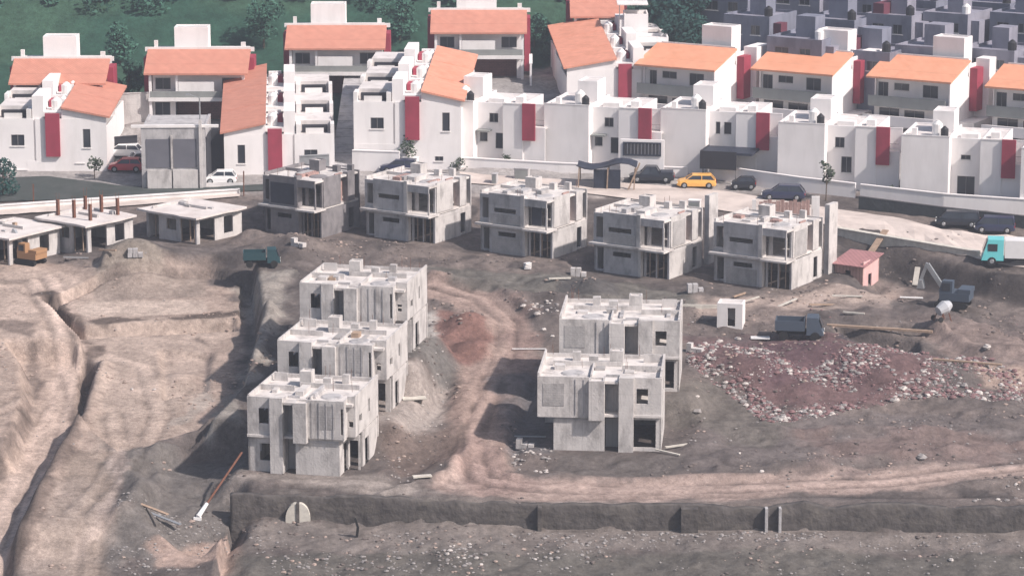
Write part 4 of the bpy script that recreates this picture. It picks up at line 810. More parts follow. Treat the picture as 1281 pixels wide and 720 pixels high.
    plank(1100, 415, 9.5, -16, 0, WOOD, 'long timber beam lying along the dark trench', .35, .2)
    plank(1210, 455, 6, -20, 0, WOOD, 'long beam lying in the dirt behind the right end of the rubble', .3, .15)
    plank(662, 438, 3.0, 0, 0, WHT, 'thin white bar lying left of the rear right-hand house', .15, .06, 'metal_bar', 'bar')
    plank(660, 548, 3.0, -4, 0, METAL, 'thin grey bar lying in the shade left of the front right-hand house', .15, .08, 'metal_bar', 'bar')
    plank(835, 568, 2.2, -30, 4, PLAST, 'pale bent strip at the right foot of the front right-hand house', .2)
    plank(518, 500, 2.0, 10, 0, PLAST, 'pale slab lying right of the nearest stepped house', .9, .1, 'broken_slab', 'slab')
    plank(528, 598, 1.5, 15, 0, PLAST, 'pale slab lying on the bank above the retaining wall', .5, .12, 'broken_slab', 'slab')
    plank(951, 424, 1.7, -4, 0, WHT, 'white board lying between the hut and the flatbed truck', .9, .08, 'white_board', 'board')
    plank(185, 640, 4.2, -38, 6, WOOD, 'weathered plank sticking out of the grey rubble at lower left', .3)
    plank(205, 655, 3.2, -30, 10, METAL, 'grey metal strip crossing the rubble at lower left', .3)
    plank(930, 384, 3.5, 30, -8, PLAST, 'pale pipe like batten leaning by the corner of the last concrete house', .14, .1)
    q = G(300, 258)
    # street lamp beside the court
    q = G(254, 175); 
    p = W2(252, 232); rt = root('street_lamp', 'grey street lamp rising above the right corner of the court wall', 'street lamp', p); MB().cyl((0, 0, -.3), (0, 0, 9.3), .11, .07, 8).build('pole', METAL, rt); MB().bar((0, 0, 9.2), (-1.0, -.2, 9.6), .08).build('arm', METAL, rt); MB().box(-1.4, -.9, -.3, -.05, 9.5, 9.65).build('lamp_head', METAL, rt)
    for u, v, h, lab in ((305, 246, 2.6, 'thin rusty stake behind the low house with the ragged roof'), (42, 255, 2.0, 'rusty stake at the road edge near the left border'), (1002, 287, 1, 'short stake by the board screen')):
        q = G(u, v); rt = root('stake', lab, 'post', q); MB().bar((0, 0, -.3), (.03, 0, h), .12).build('shaft', RUST, rt)
    cl = [('block_stack', 'stack', 'grey block stack beside the left foot of the middle row house nearest the shed', 868, 366, CONC2, 5), ('block_stack', 'stack', 'grey block stack in the gap left of the middle row house behind the front pair', 722, 345, CONC, 5), ('block_stack', 'stack', 'pale block stack in front of the black sheeted house', 372, 309, CONC, 4),
          ('block_stack', 'stack', 'block stack between the two low houses at left', 168, 322, CONC2, 5), ('block_stack', 'stack', 'block stack right of the rear right-hand house, near the rubble', 868, 440, CONC, 4), ('block_stack', 'stack', 'block stack in the shade left of the front right-hand house', 655, 560, CONC, 4)]
    rr2 = random.Random(77)
    for nm, ct, lab, u, v, mm, n_ in cl:
        q = G(u, v); rt = root(nm, lab, ct, q, rr2.uniform(-.6, .3), 'stacks of concrete blocks')
        for k in range(n_): x = (k % 3) * .5 - .6 + rr2.uniform(-.03, .03); z = (k // 3) * .4; B((x, x + .44, -.3, .3, z - .05, z + .36)).build('block', mm, rt)
    bp_ = [(925, 372, 2.6, 60, 'beam leaning at the front of the last middle row house'), (700, 352, 2.2, 20, 'beam on the dark bank below the middle row'), (95, 326, 2.4, 10, 'beam lying before the low house with column stubs'), (135, 322, 2.0, -30, 'short beam by the corner of the low house with column stubs'), (850, 560, 2.6, 25, 'beam at the bright fin of the front right-hand house'), (488, 480, 2.0, 40, 'beam right of the middle stepped house'), (1030, 385, 2.8, 15, 'beam in the dirt between the tiny hut and the pink shed'), (1068, 395, 2.0, -20, 'short beam left of the dark trench')]
    for k, (u, v, L_, a_, lab) in enumerate(bp_): plank(u, v, L_, a_, rr2.uniform(-6, 6), (WOOD, PLAST, METAL)[k % 3], ('weathered brown ', 'whitish ', 'dull metal ')[k % 3] + lab, .2, .12)
    # water tank heap of bags near middle row
    q = G(660, 337); rt = root('cement_bag_stack', 'little white stack of bags at the corner of the middle row house above the road', 'bag stack', q)
    for k in range(4): o = B((-.35, .35, -.25, .25, .16 * k, .16 * k + .14)).build('bag', WHITE2, rt); o.rotation_euler = (0, 0, .2 * k); bv = o.modifiers.new('b', 'BEVEL'); bv.width = .06; bv.segments = 2

# ------------------------------------------------------------------ rocks
def later_rocks():
    rr = random.Random(8)
    PL = [pxl([(868, 432), (900, 424), (935, 440), (980, 470), (1010, 480), (1060, 462), (1110, 445), (1150, 440), (1185, 455), (1220, 450), (1281, 480), (1281, 505), (1200, 502), (1130, 500), (1080, 512), (1020, 520), (970, 530), (930, 500), (880, 470), (860, 450)])]
    xs = [a for a, b in PL[0]]; ys = [b for a, b in PL[0]]
    mbs = [MB(), MB(), MB()]
    n = 0; cand = []
    X = np.array([rr.uniform(min(xs), max(xs)) for _ in range(26000)]); Y = np.array([rr.uniform(min(ys), max(ys)) for _ in range(26000)]); d = sdist(X, Y, PL[0]); Z = height(X, Y)
    dens = fbm(X, Y, 3, 3, 2)
    for x, y, z, q, e in zip(X, Y, Z, d, dens):
        if q < -.4 or rr.random() > (.8 if q < 2.0 else .16) + e * 1.6: continue
        s_ = .05 + .30 * rr.random() ** 7; mbs[rr.choices((0, 1, 2), (.15, .30, .55))[0]].rock((x, y, z + s_ * rr.uniform(-.2, .25)), s_, rr, rr.uniform(.4, .9))
    for k, mb in enumerate(mbs): tag(mb.build('rubble', STONE[k]), ('pale', 'grey', 'reddish')[k] + ' small rubble strewn over the red earth field at right', 'rubble', kind='stuff')
    # scattered gravel
    areas = [([(300, 668), (1281, 672), (1281, 730), (280, 730)], 900, 1, .11), ([(150, 620), (290, 650), (300, 720), (130, 720)], 500, 1, .13), ([(640, 545), (690, 560), (690, 590), (640, 590)], 90, 0, .16), ([(655, 375), (700, 375), (695, 425), (655, 425)], 70, 0, .2),
             ([(860, 400), (1281, 400), (1281, 440), (860, 430)], 160, 2, .13), ([(870, 520), (1281, 510), (1281, 615), (850, 610)], 260, 1, .12), ([(1190, 600), (1281, 600), (1281, 630), (1190, 630)], 60, 0, .16), ([(0, 330), (300, 330), (290, 560), (0, 620)], 300, 1, .09), ([(480, 430), (560, 430), (560, 600), (470, 600)], 160, 0, .12), ([(500, 668), (830, 668), (1240, 668), (1240, 684), (500, 684)], 400, 1, .14), ([(300, 690), (760, 690), (760, 720), (300, 720)], 180, 1, .16), ([(560, 660), (640, 668), (700, 690), (600, 715), (540, 690)], 120, 0, .18), ([(860, 370), (1130, 370), (1130, 400), (860, 400)], 120, 0, .13)]
    mb2 = [MB(), MB(), MB()]
    for pts, n, kk, sz in areas:
        pts3 = [G(u, v) for u, v in pts]; pl = [(q.x, q.y) for q in pts3]; x0, x1 = min(a for a, b in pl), max(a for a, b in pl); y0, y1 = min(b for a, b in pl), max(b for a, b in pl)
        X = np.array([rr.uniform(x0, x1) for _ in range(n)]); Y = np.array([rr.uniform(y0, y1) for _ in range(n)]); ok = (sdist(X, Y, pl) > 0) & (fbm(X, Y, 4, 3, 44) > .0); Z = height(X, Y)
        for x, y, z, o in zip(X, Y, Z, ok):
            if o: s_ = sz * (.35 + 1.1 * rr.random() ** 2); mb2[kk if rr.random() < .6 else 1].rock((x, y, z + s_ * .15), s_, rr, .6)
    for k, mb in enumerate(mb2): tag(mb.build('loose_stones', STONE[k]), ('pale', 'grey', 'reddish')[k] + ' loose stones scattered over the bare ground', 'gravel', kind='stuff')
    cl = [MB(), MB()]; X = np.array([rr.uniform(-46, 47) for _ in range(16000)]); Y = np.array([rr.uniform(-25, 62) for _ in range(16000)]); Z = height(X, Y); D = fbm(X, Y, 5, 4, 88); tanz = sdist(X, Y, FLAT) > 0
    road = np.minimum.reduce([ldist(X, Y, ln)[0] for ln, w_ in RUTS])
    inb = np.zeros(X.shape, bool)
    for px_, py_, yaw, x0, x1, y0, y1, pz, bl in pads:
        c_, s__ = math.cos(yaw), math.sin(yaw); lx = (X - px_) * c_ + (Y - py_) * s__; ly = -(X - px_) * s__ + (Y - py_) * c_; inb |= (lx > x0 + .5) & (lx < x1 - .5) & (ly > y0 + .5) & (ly < y1 - .5)
    for x, y, z, d, tz, rd, ib in zip(X, Y, Z, D, tanz, road, inb):
        if ib or d < .03 or rd < 1.6 or (tz and d < .2): continue
        s_ = .05 + .20 * rr.random() ** 3; cl[0 if tz or rr.random() < .3 else 1].rock((x, y, z + s_ * .1), s_, rr, .6)
    tag(cl[0].build('earth_clods', mat('tan clod', (.36, .28, .24), .95, .25, 3)), 'tan clods of earth scattered over the graded ground', 'clods', kind='stuff')
    tag(cl[1].build('earth_clods', mat('dark clod', (.15, .125, .115), .95, .3, 3)), 'dark clods of earth scattered over the rough ground', 'clods', kind='stuff')
    # individual boulders
    protos = []
    for k in range(5): mb = MB(); mb.rock((0, 0, .15), 1, rr, .75); protos.append(mb.me('boulder'))
    B_ = [(1235, 435, .55, 0, 'big pale boulder alone on the dirt at far right above the rubble'), (872, 517, .45, 1, 'grey boulder on the slope right of the front right-hand house'), (872, 497, .25, 0, 'small pale stone on the slope below the rubble corner'), (980, 525, .5, 0, 'pale boulder at the lowest tip of the rubble field'),
          (1130, 488, .45, 0, 'whitish boulder in the middle right of the rubble field'), (1150, 498, .42, 1, 'greyish boulder just right of the whitish one in the rubble'), (1152, 575, .6, 1, 'grey boulder on the slope above the lower dirt road at right'), (953, 590, .28, 0, 'pale stone on the slope above the lower dirt road'), (925, 568, .2, 0, 'very small pale stone in the dark soil below the rubble'),
          (655, 385, .35, 0, 'white lump left of the rear right-hand house, upper of two'), (672, 396, .4, 0, 'white lump left of the rear right-hand house, lower of two'), (680, 413, .35, 0, 'white lump beside the wall of the rear right-hand house'), (1190, 702, .3, 0, 'white stone at the bottom edge toward the right'), (924, 425, .4, 0, 'pale stone at the left corner of the rubble field near the hut'),
          (165, 488, .22, 0, 'white stone on the pit floor, left of a pair'), (193, 488, .22, 0, 'white stone on the pit floor, right of a pair'), (945, 505, .35, 2, 'reddish boulder on the lower edge of the rubble'), (1225, 492, .4, 0, 'pale boulder near the right end of the rubble field'), (1110, 452, .4, 2, 'pinkish boulder on the upper edge of the rubble')]
    for k, (u, v, s_, mk, lab) in enumerate(B_):
        me = protos[k % 5].copy(); o = link('boulder', me, STONE[mk]); o.location = G(u, v); o.scale = (s_, s_ * .8, s_ * .8); o.rotation_euler = (0, 0, rr.uniform(0, 6)); tag(o, lab, 'boulder', 'boulders and lumps on the building site')

# ------------------------------------------------------------------ trees
def leaves(mb, c, r, n, s_, rr, sq=.85):
    for _ in range(n):
        while True:
            d = Vector((rr.uniform(-1, 1), rr.uniform(-1, 1), rr.uniform(-1, 1)))
            if .05 < d.length < 1: break
        d = d.normalized() * d.length ** .5
        p = Vector(c) + Vector((d.x * r, d.y * r, d.z * r * sq)); a = Vector((rr.uniform(-1, 1), rr.uniform(-1, 1), rr.uniform(-.6, .6))).normalized(); b = a.orthogonal().normalized(); b = (b * rr.uniform(.5, 1) + a.cross(b) * rr.uniform(-1, 1)).normalized()
        k = len(mb.v); q = s_ * rr.uniform(.6, 1.3); mb.v += [tuple(p - a * q), tuple(p - b * q * .6), tuple(p + a * q), tuple(p + b * q * .6)]; mb.f.append((k, k + 1, k + 2, k + 3))
def tree(u, v, h, r, label, lm, seed, trunk=.12, n=260, ls=.16, name='small_tree', cat='tree', group=None, clumps=7, crown0=.45, base=None):
    rr = random.Random(seed); p = base or G(u, v); rt = root(name, label, cat, p, 0, group); m = MB(); m.cyl((0, 0, -.3), (.05, 0, h * .55), trunk, trunk * .6, 7); cl = []
    for k in range(clumps):
        a = rr.uniform(0, 6.3); q = (math.cos(a) * r * rr.uniform(.2, .75), math.sin(a) * r * rr.uniform(.2, .75), h * rr.uniform(crown0, .92)); cl.append(q); m.cyl((.05, 0, h * .35 + .1 * k), q, trunk * .45, trunk * .15, 5)
    m.build('trunk', BARK, rt); lv = MB()
    for q in cl: leaves(lv, q, r * rr.uniform(.35, .6), n // clumps, ls, rr)
    lv.build('crown', lm, rt)
def later_trees():
    tree(1033, 252, 4.6, 1.0, 'thin dusty tree on the pavement before the house with stacked windows', LEAF1, 1, .07, 260)
    tree(1166, 250, 4.0, 1.2, 'bushy dark young tree in front of the box house near the right edge', LEAF1, 2, .08, 420)
    tree(1115, 252, 1.8, .5, 'tiny shrub against the white garden wall between the two pavement trees', LEAF1, 3, .05, 120, .12, 'shrub', 'shrub')
    tree(508, 212, 3.9, 1.4, 'leggy tree in front of the white wall right of the alley', LEAF1, 4, .09, 380)
    tree(563, 208, 2.6, .8, 'small tree in front of the left end white box house', LEAF1, 5, .06, 160)
    tree(572, 214, 1.3, .9, 'low dark shrub beneath the small tree at the left end box house', LEAF1, 12, .05, 160, .13, 'shrub', 'shrub', crown0=.2)
    tree(633, 209, 1.4, .5, 'little dark shrub at the wall below the canopy window', LEAF1, 6, .05, 120, .12, 'shrub', 'shrub')
    tree(374, 208, 3.0, .9, 'narrow dark tree before the lowest house left of the alley', LEAF1, 7, .07, 240)
    tree(118, 224, 2.2, 1.0, 'round shrub at the corner of the parking lot at left', LEAF1, 8, .06, 260, .14, 'shrub', 'shrub')
    tree(4, 246, 3.6, 2.0, 'deep teal bushy tree at the left edge by the asphalt street', LEAF3, 9, .14, 1300, .16, clumps=10, crown0=.2)
    tree(1240, 240, 1.4, 1.0, 'planting bush in the recess of the box house near the right edge', LEAF1, 10, .05, 220, .12, 'shrub', 'shrub', crown0=.3)
    rr = random.Random(4)
    spots = [(815, 78, 8, 3.4), (838, 88, 8, 3.2), (858, 96, 7, 2.8), (836, 62, 9, 3.6), (865, 72, 8, 3.0)]
    L = ['dark conifer green tree beside the stepped white house at top', 'dark tree in the middle of the clump left of the shaded blocks', 'lowest dark tree by the roof of the leftmost upper orange house', 'tallest dark tree at the top of the clump', 'dark tree touching the shaded blocks at top']
    for k, (u, v, h, r) in enumerate(spots): tree(u, v, h, r, L[k], LEAF3, 20 + k, .2, 1500, .3, 'dark_tree', 'tree', 'dark trees at the top centre', 12, .25)
    sp2 = [(160, 130, 5, 2.2), (330, 60, 5.5, 2.4), (500, 50, 6, 2.6), (668, 60, 4, 1.6), (690, 80, 3, 1.4), (150, 80, 5, 2.3)]
    L2 = ['round green tree behind the parking lot left of the court villa', 'green tree on the slope left of the alley villa', 'green tree on the slope right of the alley villa', 'small green tree beside the wide garage villa', 'low green bush tree by the white wall near the large orange roof', 'green tree at the hill foot above the left villa gap']
    for k, (u, v, h, r) in enumerate(sp2): tree(u, v, h, r, L2[k], LEAF2, 40 + k, .16, 900, .25, 'hillside_tree', 'tree', 'green trees at the foot of the hill', 10, .25)
    # hillside wood reads as one mass
    lv = MB(); n = 0
    X = np.array([rr.uniform(-75, 26) for _ in range(520)]); Y = np.array([rr.uniform(140, 200) for _ in range(520)]); Z = height(X, Y); D = fbm(X, Y, 12, 2, 3)
    for x, y, z, e in zip(X, Y, Z, D):
        if e < -.22: continue
        r = rr.uniform(.9, 2.4); leaves(lv, (x, y, z + r * .6), r, int(60 * r), .34, rr, .8)
    tag(lv.build('hillside_wood', LEAF2), 'green scrubby wood covering the hill at the top left', 'wood', kind='stuff')

later_vehicles(); later_site(); later_trees(); later_rocks()

# ------------------------------------------------------------------ ground sheet
def gw(pts): return [(lambda q: (q.x, q.y))(G(u, v)) for u, v in pts]
xs = np.concatenate([np.arange(-260, -46, 6), np.arange(-46, 48, .27), np.arange(48, 262, 6)])
ys = np.concatenate([np.arange(-120, -26, 6), np.arange(-26, 80, .27), np.arange(80, 150, .9), np.arange(150, 420, 4), np.arange(420, 900, 30)])
XX, YY = np.meshgrid(xs, ys); ZZ = height(XX, YY)
base = np.zeros(XX.shape + (3,)); base[:] = (.125, .107, .10)
n1 = fbm(XX, YY, 9, 4, 21); n2 = fbm(XX, YY, 2.2, 4, 31)
def blend(w, col):
    global base
    w = np.clip(w, 0, 1)[..., None]; base = base * (1 - w) + w * np.array(col)
blend(sstep(.5 + n1 * 2.2), (.185, .153, .138)); blend(sstep(n2 * 2.5 - .1) * .7, (.075, .067, .066))
def zone(pts, col, edge=1.5, amt=1., rag=1.2):
    pl = gw(pts); d = sdist(XX, YY, pl) + (n2 * rag + n1 * rag) * edge
    blend(sstep(.5 + d / edge) * amt, col)
zone([(-60, 325), (120, 325), (200, 345), (265, 345), (315, 400), (310, 470), (250, 545), (130, 575), (60, 700), (-60, 740)], (.37, .29, .245), 2.5)
zone([(90, 570), (170, 560), (150, 620), (110, 720), (60, 720)], (.30, .24, .20), 2, .9)
zone([(75, 378), (255, 376), (260, 392), (108, 398)], (.50, .41, .35), .6, .9, .3); zone([(50, 368), (62, 366), (110, 398), (290, 392), (296, 404), (102, 412)], (.13, .10, .085), .5, .9, .3)
zone([(128, 328), (262, 332), (262, 370), (130, 375)], (.33, .26, .22), .8, .8, .4)
zone([(190, 415), (265, 418), (262, 480), (200, 485)], (.30, .225, .19), 1.2, .8)
zone([(120, 500), (240, 500), (250, 545), (130, 560)], (.40, .32, .27), 1.5, .8)
zone([(30, 330), (110, 360), (90, 440), (0, 440), (-40, 350)], (.46, .365, .31), 1.6, .8)
zone([(95, 325), (200, 318), (210, 350), (120, 355)], (.27, .235, .20), 1.2, .8)
zone([(300, 340), (370, 340), (370, 400), (320, 460), (300, 560), (262, 530), (310, 440)], (.30, .27, .24), 1.5, .9)
zone([(150, 560), (300, 560), (300, 700), (200, 720), (140, 700)], (.15, .137, .128), 2, .9)
zone([(180, 680), (300, 680), (310, 712), (190, 715)], (.42, .31, .26), 1.0, .85)
zone([(310, 590), (470, 590), (520, 600), (560, 618), (480, 625), (290, 618)], (.31, .27, .245), 1.4, .8)
zone([(500, 400), (545, 395), (560, 440), (545, 470), (505, 440)], (.42, .39, .36), 1.2, .8)
zone([(480, 480), (560, 490), (550, 540), (480, 530)], (.40, .35, .32), 1.2, .7)
# road surfaces
def strip(pts, wd, col, amt=1., edge=1.0, ruts=True):
    ln = gw(pts); d, s = ldist(XX, YY, ln); w = sstep(.5 + (wd - d + n2 * 1.2 + n1) / edge) * amt; blend(w, col)
    if ruts: blend(sstep(.5 + (wd - d) / edge) * np.exp(-((np.abs(s) - .85) / .3) ** 2) * .6, tuple(c * 1.25 for c in col)); blend(w * np.exp(-(s / .3) ** 2) * .4, tuple(c * .72 for c in col))
strip([(545, 360), (600, 375), (632, 405), (628, 440), (612, 480), (600, 530), (590, 575), (600, 600)], 2.7, (.33, .245, .21), .95, 1.2)
strip([(570, 604), (680, 612), (800, 614), (950, 608), (1100, 600), (1320, 575)], 2.5, (.36, .275, .24), .95, 1.2)
zone([(560, 560), (610, 540), (640, 590), (700, 604), (620, 620), (560, 612)], (.29, .21, .185), 1.5, .8)
strip([(60, 410), (95, 470), (70, 540), (35, 600), (5, 690), (-20, 740)], 1.9, (.44, .345, .29), .9, 1.2)
zone([(555, 390), (605, 395), (612, 440), (585, 455), (555, 430)], (.22, .125, .105), 1.0, .95)
zone([(640, 365), (665, 372), (660, 470), (640, 460)], (.24, .17, .15), 1.5, .7)
zone([(540, 335), (700, 340), (860, 365), (900, 380), (860, 385), (700, 372), (560, 350)], (.15, .14, .125), 1.2, .9)
zone([(860, 370), (1000, 370), (1130, 362), (1130, 380), (1000, 400), (870, 400)], (.42, .335, .29), 1.4, .8)
zone([(860, 425), (1000, 415), (1140, 440), (1190, 450), (1150, 490), (1000, 515), (950, 505), (880, 460)], (.155, .10, .098), 1.6, 1)
zone([(940, 430), (1040, 425), (1080, 450), (1020, 480), (960, 470)], (.125, .078, .085), 2, .9)
zone([(1150, 400), (1300, 420), (1300, 480), (1160, 440)], (.24, .185, .165), 2, .8)
zone([(1200, 450), (1300, 465), (1300, 490), (1230, 485)], (.40, .30, .25), 1.2, .8)
zone([(1045, 292), (1240, 340), (1400, 360), (1400, 400), (1240, 375), (1110, 352), (1050, 330)], (.06, .052, .05), 1.5, 1, .5)
zone([(850, 520), (1281, 520), (1281, 570), (1000, 598), (850, 600)], (.15, .13, .125), 2.5, .75)
zone([(1000, 545), (1200, 540), (1281, 560), (1100, 590), (1000, 590)], (.21, .15, .135), 2.5, .6)
zone([(1040, 412), (1150, 436), (1150, 444), (1046, 424)], (.075, .07, .075), .8, .9)  # trench shade painted into the soil colour
zone([(640, 470), (690, 480), (690, 570), (640, 570)], (.13, .13, .14), 2, .7)  # house shadow left of the front right-hand house, tinted into the soil
zone([(280, 690), (1400, 690), (1400, 740), (280, 740)], (.12, .112, .10), 1.5, .85)
zone([(300, 668), (1300, 664), (1300, 688), (300, 690)], (.20, .175, .16), 1.0, .8)
zone([(600, 215), (760, 225), (760, 250), (600, 245)], (.42, .37, .34), 1.5, .8)
zone([(95, 395), (300, 398), (262, 440), (250, 500), (200, 520), (120, 510), (110, 440)], (.45, .36, .305), 1.5, .8, .6)
zone([(0, 640), (120, 600), (130, 660), (60, 730), (0, 730)], (.33, .27, .235), 2, .6)
strip([(122, 436), (104, 500), (84, 545), (52, 600), (22, 680), (8, 730)], .9, (.16, .125, .108), .85, .8, False)  # cut face turned from the sun, its shade painted as a dark strip
strip([(-10, 400), (26, 410), (42, 445), (46, 500), (22, 550), (-10, 600)], .45, (.19, .15, .13), .85, .6, False)
strip([(60, 350), (80, 400), (88, 450), (72, 510), (46, 570), (14, 640), (-10, 700)], 1.0, (.52, .41, .35), .7, .8)
strip([(150, 560), (148, 600), (128, 650), (100, 690)], .35, (.42, .34, .30), .6, .5, False)
strip([(262, 470), (255, 500), (225, 530)], .5, (.40, .35, .31), .7, .6, False)
strip([(330, 420), (318, 470), (292, 508), (262, 545)], .7, (.34, .31, .28), .8, .8, False)
zone([(115, 360), (125, 350), (255, 342), (258, 372), (120, 378)], (.30, .245, .21), .5, .8, .3)
zone([(860, 395), (1281, 395), (1281, 420), (870, 425)], (.12, .10, .095), 2, .6)
zone([(690, 566), (860, 566), (850, 600), (690, 596)], (.13, .115, .108), 1.2, .8)
zone([(480, 420), (560, 445), (560, 480), (500, 470)], (.12, .112, .105), 1.5, .8)
zone([(480, 540), (580, 530), (560, 600), (470, 595)], (.15, .115, .10), 1.8, .8)
zone([(700, 345), (760, 350), (780, 372), (690, 378)], (.08, .075, .075), 1.2, .8)
zone([(840, 480), (900, 470), (980, 530), (960, 560), (840, 540)], (.15, .135, .12), 2, .8)
zone([(320, 612), (560, 620), (560, 632), (320, 624)], (.12, .108, .10), .8, .7)
strip([(56, 370), (80, 388), (106, 403), (200, 399), (296, 392)], .5, (.10, .078, .068), .9, .5, False)
strip([(126, 350), (190, 342), (262, 337)], .35, (.20, .16, .14), .8, .5, False)
strip([(108, 428), (126, 430), (128, 450), (112, 485)], .5, (.16, .125, .108), .85, .6, False)
strip([(200, 425), (240, 418), (268, 440), (262, 475), (220, 488)], .3, (.24, .19, .165), .8, .5, False)
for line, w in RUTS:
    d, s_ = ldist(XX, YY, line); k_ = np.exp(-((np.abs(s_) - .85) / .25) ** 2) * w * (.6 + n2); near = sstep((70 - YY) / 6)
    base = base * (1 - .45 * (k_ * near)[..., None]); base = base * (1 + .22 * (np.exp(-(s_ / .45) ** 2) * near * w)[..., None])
# hill and upper terraces
up = sstep((YY - 128 + 26 * sstep((-4 - XX) / 8)) / 4); blend(up, (.028, .072, .05)); blend(up * sstep(n1 * 3) * .6, (.05, .095, .06)); up2 = sstep((YY - 76) / 4) * (1 - up); blend(up2, (.30, .28, .27)); blend(sstep((XX - 14) / 6) * up, (.11, .11, .13))
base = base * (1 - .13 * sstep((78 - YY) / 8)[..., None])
shape = XX.shape; V = np.stack([XX, YY, ZZ], -1).reshape(-1, 3); nx, ny = shape[1], shape[0]
idx = np.arange(nx * ny).reshape(ny, nx); F = np.stack([idx[:-1, :-1], idx[:-1, 1:], idx[1:, 1:], idx[1:, :-1]], -1).reshape(-1, 4)
me = bpy.data.meshes.new('ground'); me.vertices.add(len(V)); me.vertices.foreach_set('co', V.ravel()); me.loops.add(F.size); me.loops.foreach_set('vertex_index', F.ravel().astype(np.int32)); me.polygons.add(len(F)); me.polygons.foreach_set('loop_start', np.arange(0, F.size, 4, dtype=np.int32)); me.polygons.foreach_set('loop_total', np.full(len(F), 4, np.int32)); me.polygons.foreach_set('use_smooth', np.ones(len(F), bool)); me.update(calc_edges=True)
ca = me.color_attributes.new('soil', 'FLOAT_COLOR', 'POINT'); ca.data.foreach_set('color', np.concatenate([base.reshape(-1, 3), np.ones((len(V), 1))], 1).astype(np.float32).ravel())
gm = bpy.data.materials.new('bare soil'); gm.use_nodes = True; N = gm.node_tree.nodes; L = gm.node_tree.links; bs = N['Principled BSDF']; bs.inputs['Roughness'].default_value = .95; bs.inputs['Specular IOR Level'].default_value = .1
at = N.new('ShaderNodeAttribute'); at.attribute_name = 'soil'; geo = N.new('ShaderNodeNewGeometry'); out = at.outputs['Color']
for sc_, lo, hi in ((.45, .72, 1.3), (2.2, .74, 1.28), (9, .74, 1.28)):
    n = N.new('ShaderNodeTexNoise'); n.inputs['Scale'].default_value = sc_; n.inputs['Detail'].default_value = 7; n.inputs['Roughness'].default_value = .65; L.new(geo.outputs['Position'], n.inputs['Vector']); mr = N.new('ShaderNodeMapRange'); mr.inputs[1].default_value = .3; mr.inputs[2].default_value = .7; mr.inputs[3].default_value = lo; mr.inputs[4].default_value = hi; L.new(n.outputs['Fac'], mr.inputs[0])
    vm = N.new('ShaderNodeVectorMath'); vm.operation = 'SCALE'; L.new(out, vm.inputs[0]); L.new(mr.outputs[0], vm.inputs['Scale']); out = vm.outputs[0]
dn = N.new('ShaderNodeTexNoise'); dn.inputs['Scale'].default_value = 1.3; dn.inputs['Detail'].default_value = 10; dn.inputs['Roughness'].default_value = .72; L.new(geo.outputs['Position'], dn.inputs['Vector']); dr = N.new('ShaderNodeMapRange'); dr.inputs[1].default_value = .54; dr.inputs[2].default_value = .66; dr.inputs[4].default_value = .42; L.new(dn.outputs['Fac'], dr.inputs[0])
dm = N.new('ShaderNodeMix'); dm.data_type = 'RGBA'; dm.blend_type = 'MULTIPLY'; L.new(dr.outputs[0], dm.inputs['Factor']); L.new(out, dm.inputs[6]); dm.inputs[7].default_value = (.42, .38, .37, 1); out = dm.outputs[2]
L.new(out, bs.inputs['Base Color']); nb = N.new('ShaderNodeTexNoise'); nb.inputs['Scale'].default_value = 3.5; nb.inputs['Detail'].default_value = 9; nb.inputs['Roughness'].default_value = .7; L.new(geo.outputs['Position'], nb.inputs['Vector']); bp = N.new('ShaderNodeBump'); bp.inputs['Strength'].default_value = .4; bp.inputs['Distance'].default_value = .3; L.new(nb.outputs['Fac'], bp.inputs['Height']); L.new(bp.outputs[0], bs.inputs['Normal'])
tag(link('ground', me, gm), kind='structure')

# ------------------------------------------------------------------ roads as draped ribbons
def ribbon(name, left, right, m, lift=.06, n=60, m2=4):
    """left/right: pixel polylines on the ground"""
    A = [np.array(G(u, v)) for u, v in left]; Bq = [np.array(G(u, v)) for u, v in right]
    def res(Q):
        d = np.cumsum([0] + [np.linalg.norm(b[:2] - a[:2]) for a, b in zip(Q[:-1], Q[1:])]); t = np.linspace(0, d[-1], n); return np.stack([np.interp(t, d, [q[k] for q in Q]) for k in (0, 1)], -1)
    a, b = res(A), res(Bq); mb = MB()
    for i in range(n):
        for j in range(m2 + 1):
            t = j / m2; x, y = a[i] * (1 - t) + b[i] * t
            mb.v.append((x, y, hz(x, y) + lift))
    for i in range(n - 1):
        for j in range(m2): k_ = i * (m2 + 1) + j; mb.f.append((k_, k_ + 1, k_ + m2 + 2, k_ + m2 + 1))
    tag(mb.build(name, m), kind='structure')
ribbon('asphalt_street', [(-60, 226), (60, 222), (150, 234), (260, 236), (330, 232)], [(-60, 256), (60, 252), (150, 248), (260, 242), (330, 240)], ASPH, .10)
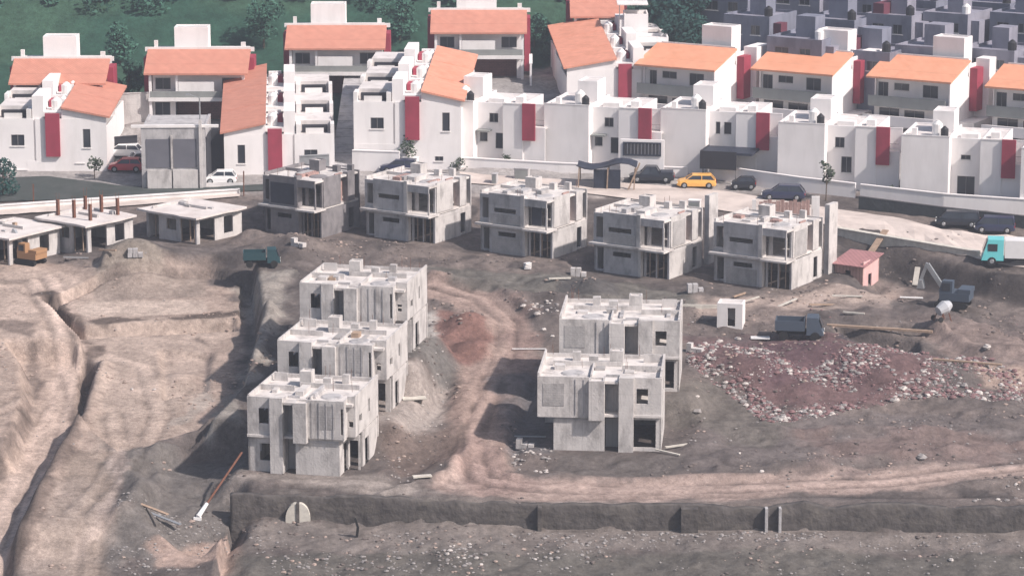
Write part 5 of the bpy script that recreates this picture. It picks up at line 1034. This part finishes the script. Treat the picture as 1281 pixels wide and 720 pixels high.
ribbon('concrete_road', [(575, 216), (700, 226), (800, 232), (900, 240), (1000, 256), (1080, 268), (1200, 290), (1330, 306)], [(575, 230), (700, 240), (800, 252), (900, 264), (1000, 278), (1060, 292), (1200, 320), (1330, 342)], ROADC, .12)
ribbon('footpath', [(-60, 262), (100, 252), (300, 238)], [(-60, 274), (100, 264), (300, 248)], ROADC, .16)

# ------------------------------------------------------------------ air
mb = MB(); mb.box(-255, 255, -236, 880, -25, 150); hzo = mb.me('haze'); ho = bpy.data.objects.new('haze', hzo); COL.objects.link(ho); tag(ho, 'thin pale blue haze over the whole site', 'haze', kind='stuff')
hm = bpy.data.materials.new('thin haze'); hm.use_nodes = True; N = hm.node_tree.nodes; N.clear(); o = N.new('ShaderNodeOutputMaterial'); pv = N.new('ShaderNodeVolumePrincipled'); pv.inputs['Color'].default_value = (.86, .90, 1, 1); pv.inputs['Density'].default_value = .00052; pv.inputs['Anisotropy'].default_value = .3; hm.node_tree.links.new(pv.outputs[0], o.inputs['Volume']); hzo.materials.append(hm)

# ------------------------------------------------------------------ light
SUN = Vector((.85, -.52, 0)).normalized(); EL = R(44)
sd = Vector((SUN.x * math.cos(EL), SUN.y * math.cos(EL), math.sin(EL)))
l = bpy.data.lights.new('sun', 'SUN'); l.energy = 4.9; l.angle = R(1.5); l.color = (1, .91, .86); lo = bpy.data.objects.new('sun', l); COL.objects.link(lo); lo.rotation_euler = (-sd).to_track_quat('-Z', 'Y').to_euler()
w = bpy.data.worlds.new('World'); sc.world = w; w.use_nodes = True; N = w.node_tree.nodes; sky = N.new('ShaderNodeTexSky'); sky.sky_type = 'NISHITA'; sky.sun_disc = False; sky.sun_elevation = EL; sky.sun_rotation = math.atan2(SUN.x, SUN.y); sky.air_density = 1.0; sky.dust_density = 2.5
w.node_tree.links.new(sky.outputs[0], N['Background'].inputs[0]); N['Background'].inputs[1].default_value = .10
sc.view_settings.view_transform = 'Standard'; sc.view_settings.look = 'None'; sc.view_settings.gamma = 1; sc.view_settings.exposure = 0.3
sc.cycles.volume_bounces = 0; sc.cycles.max_bounces = 6
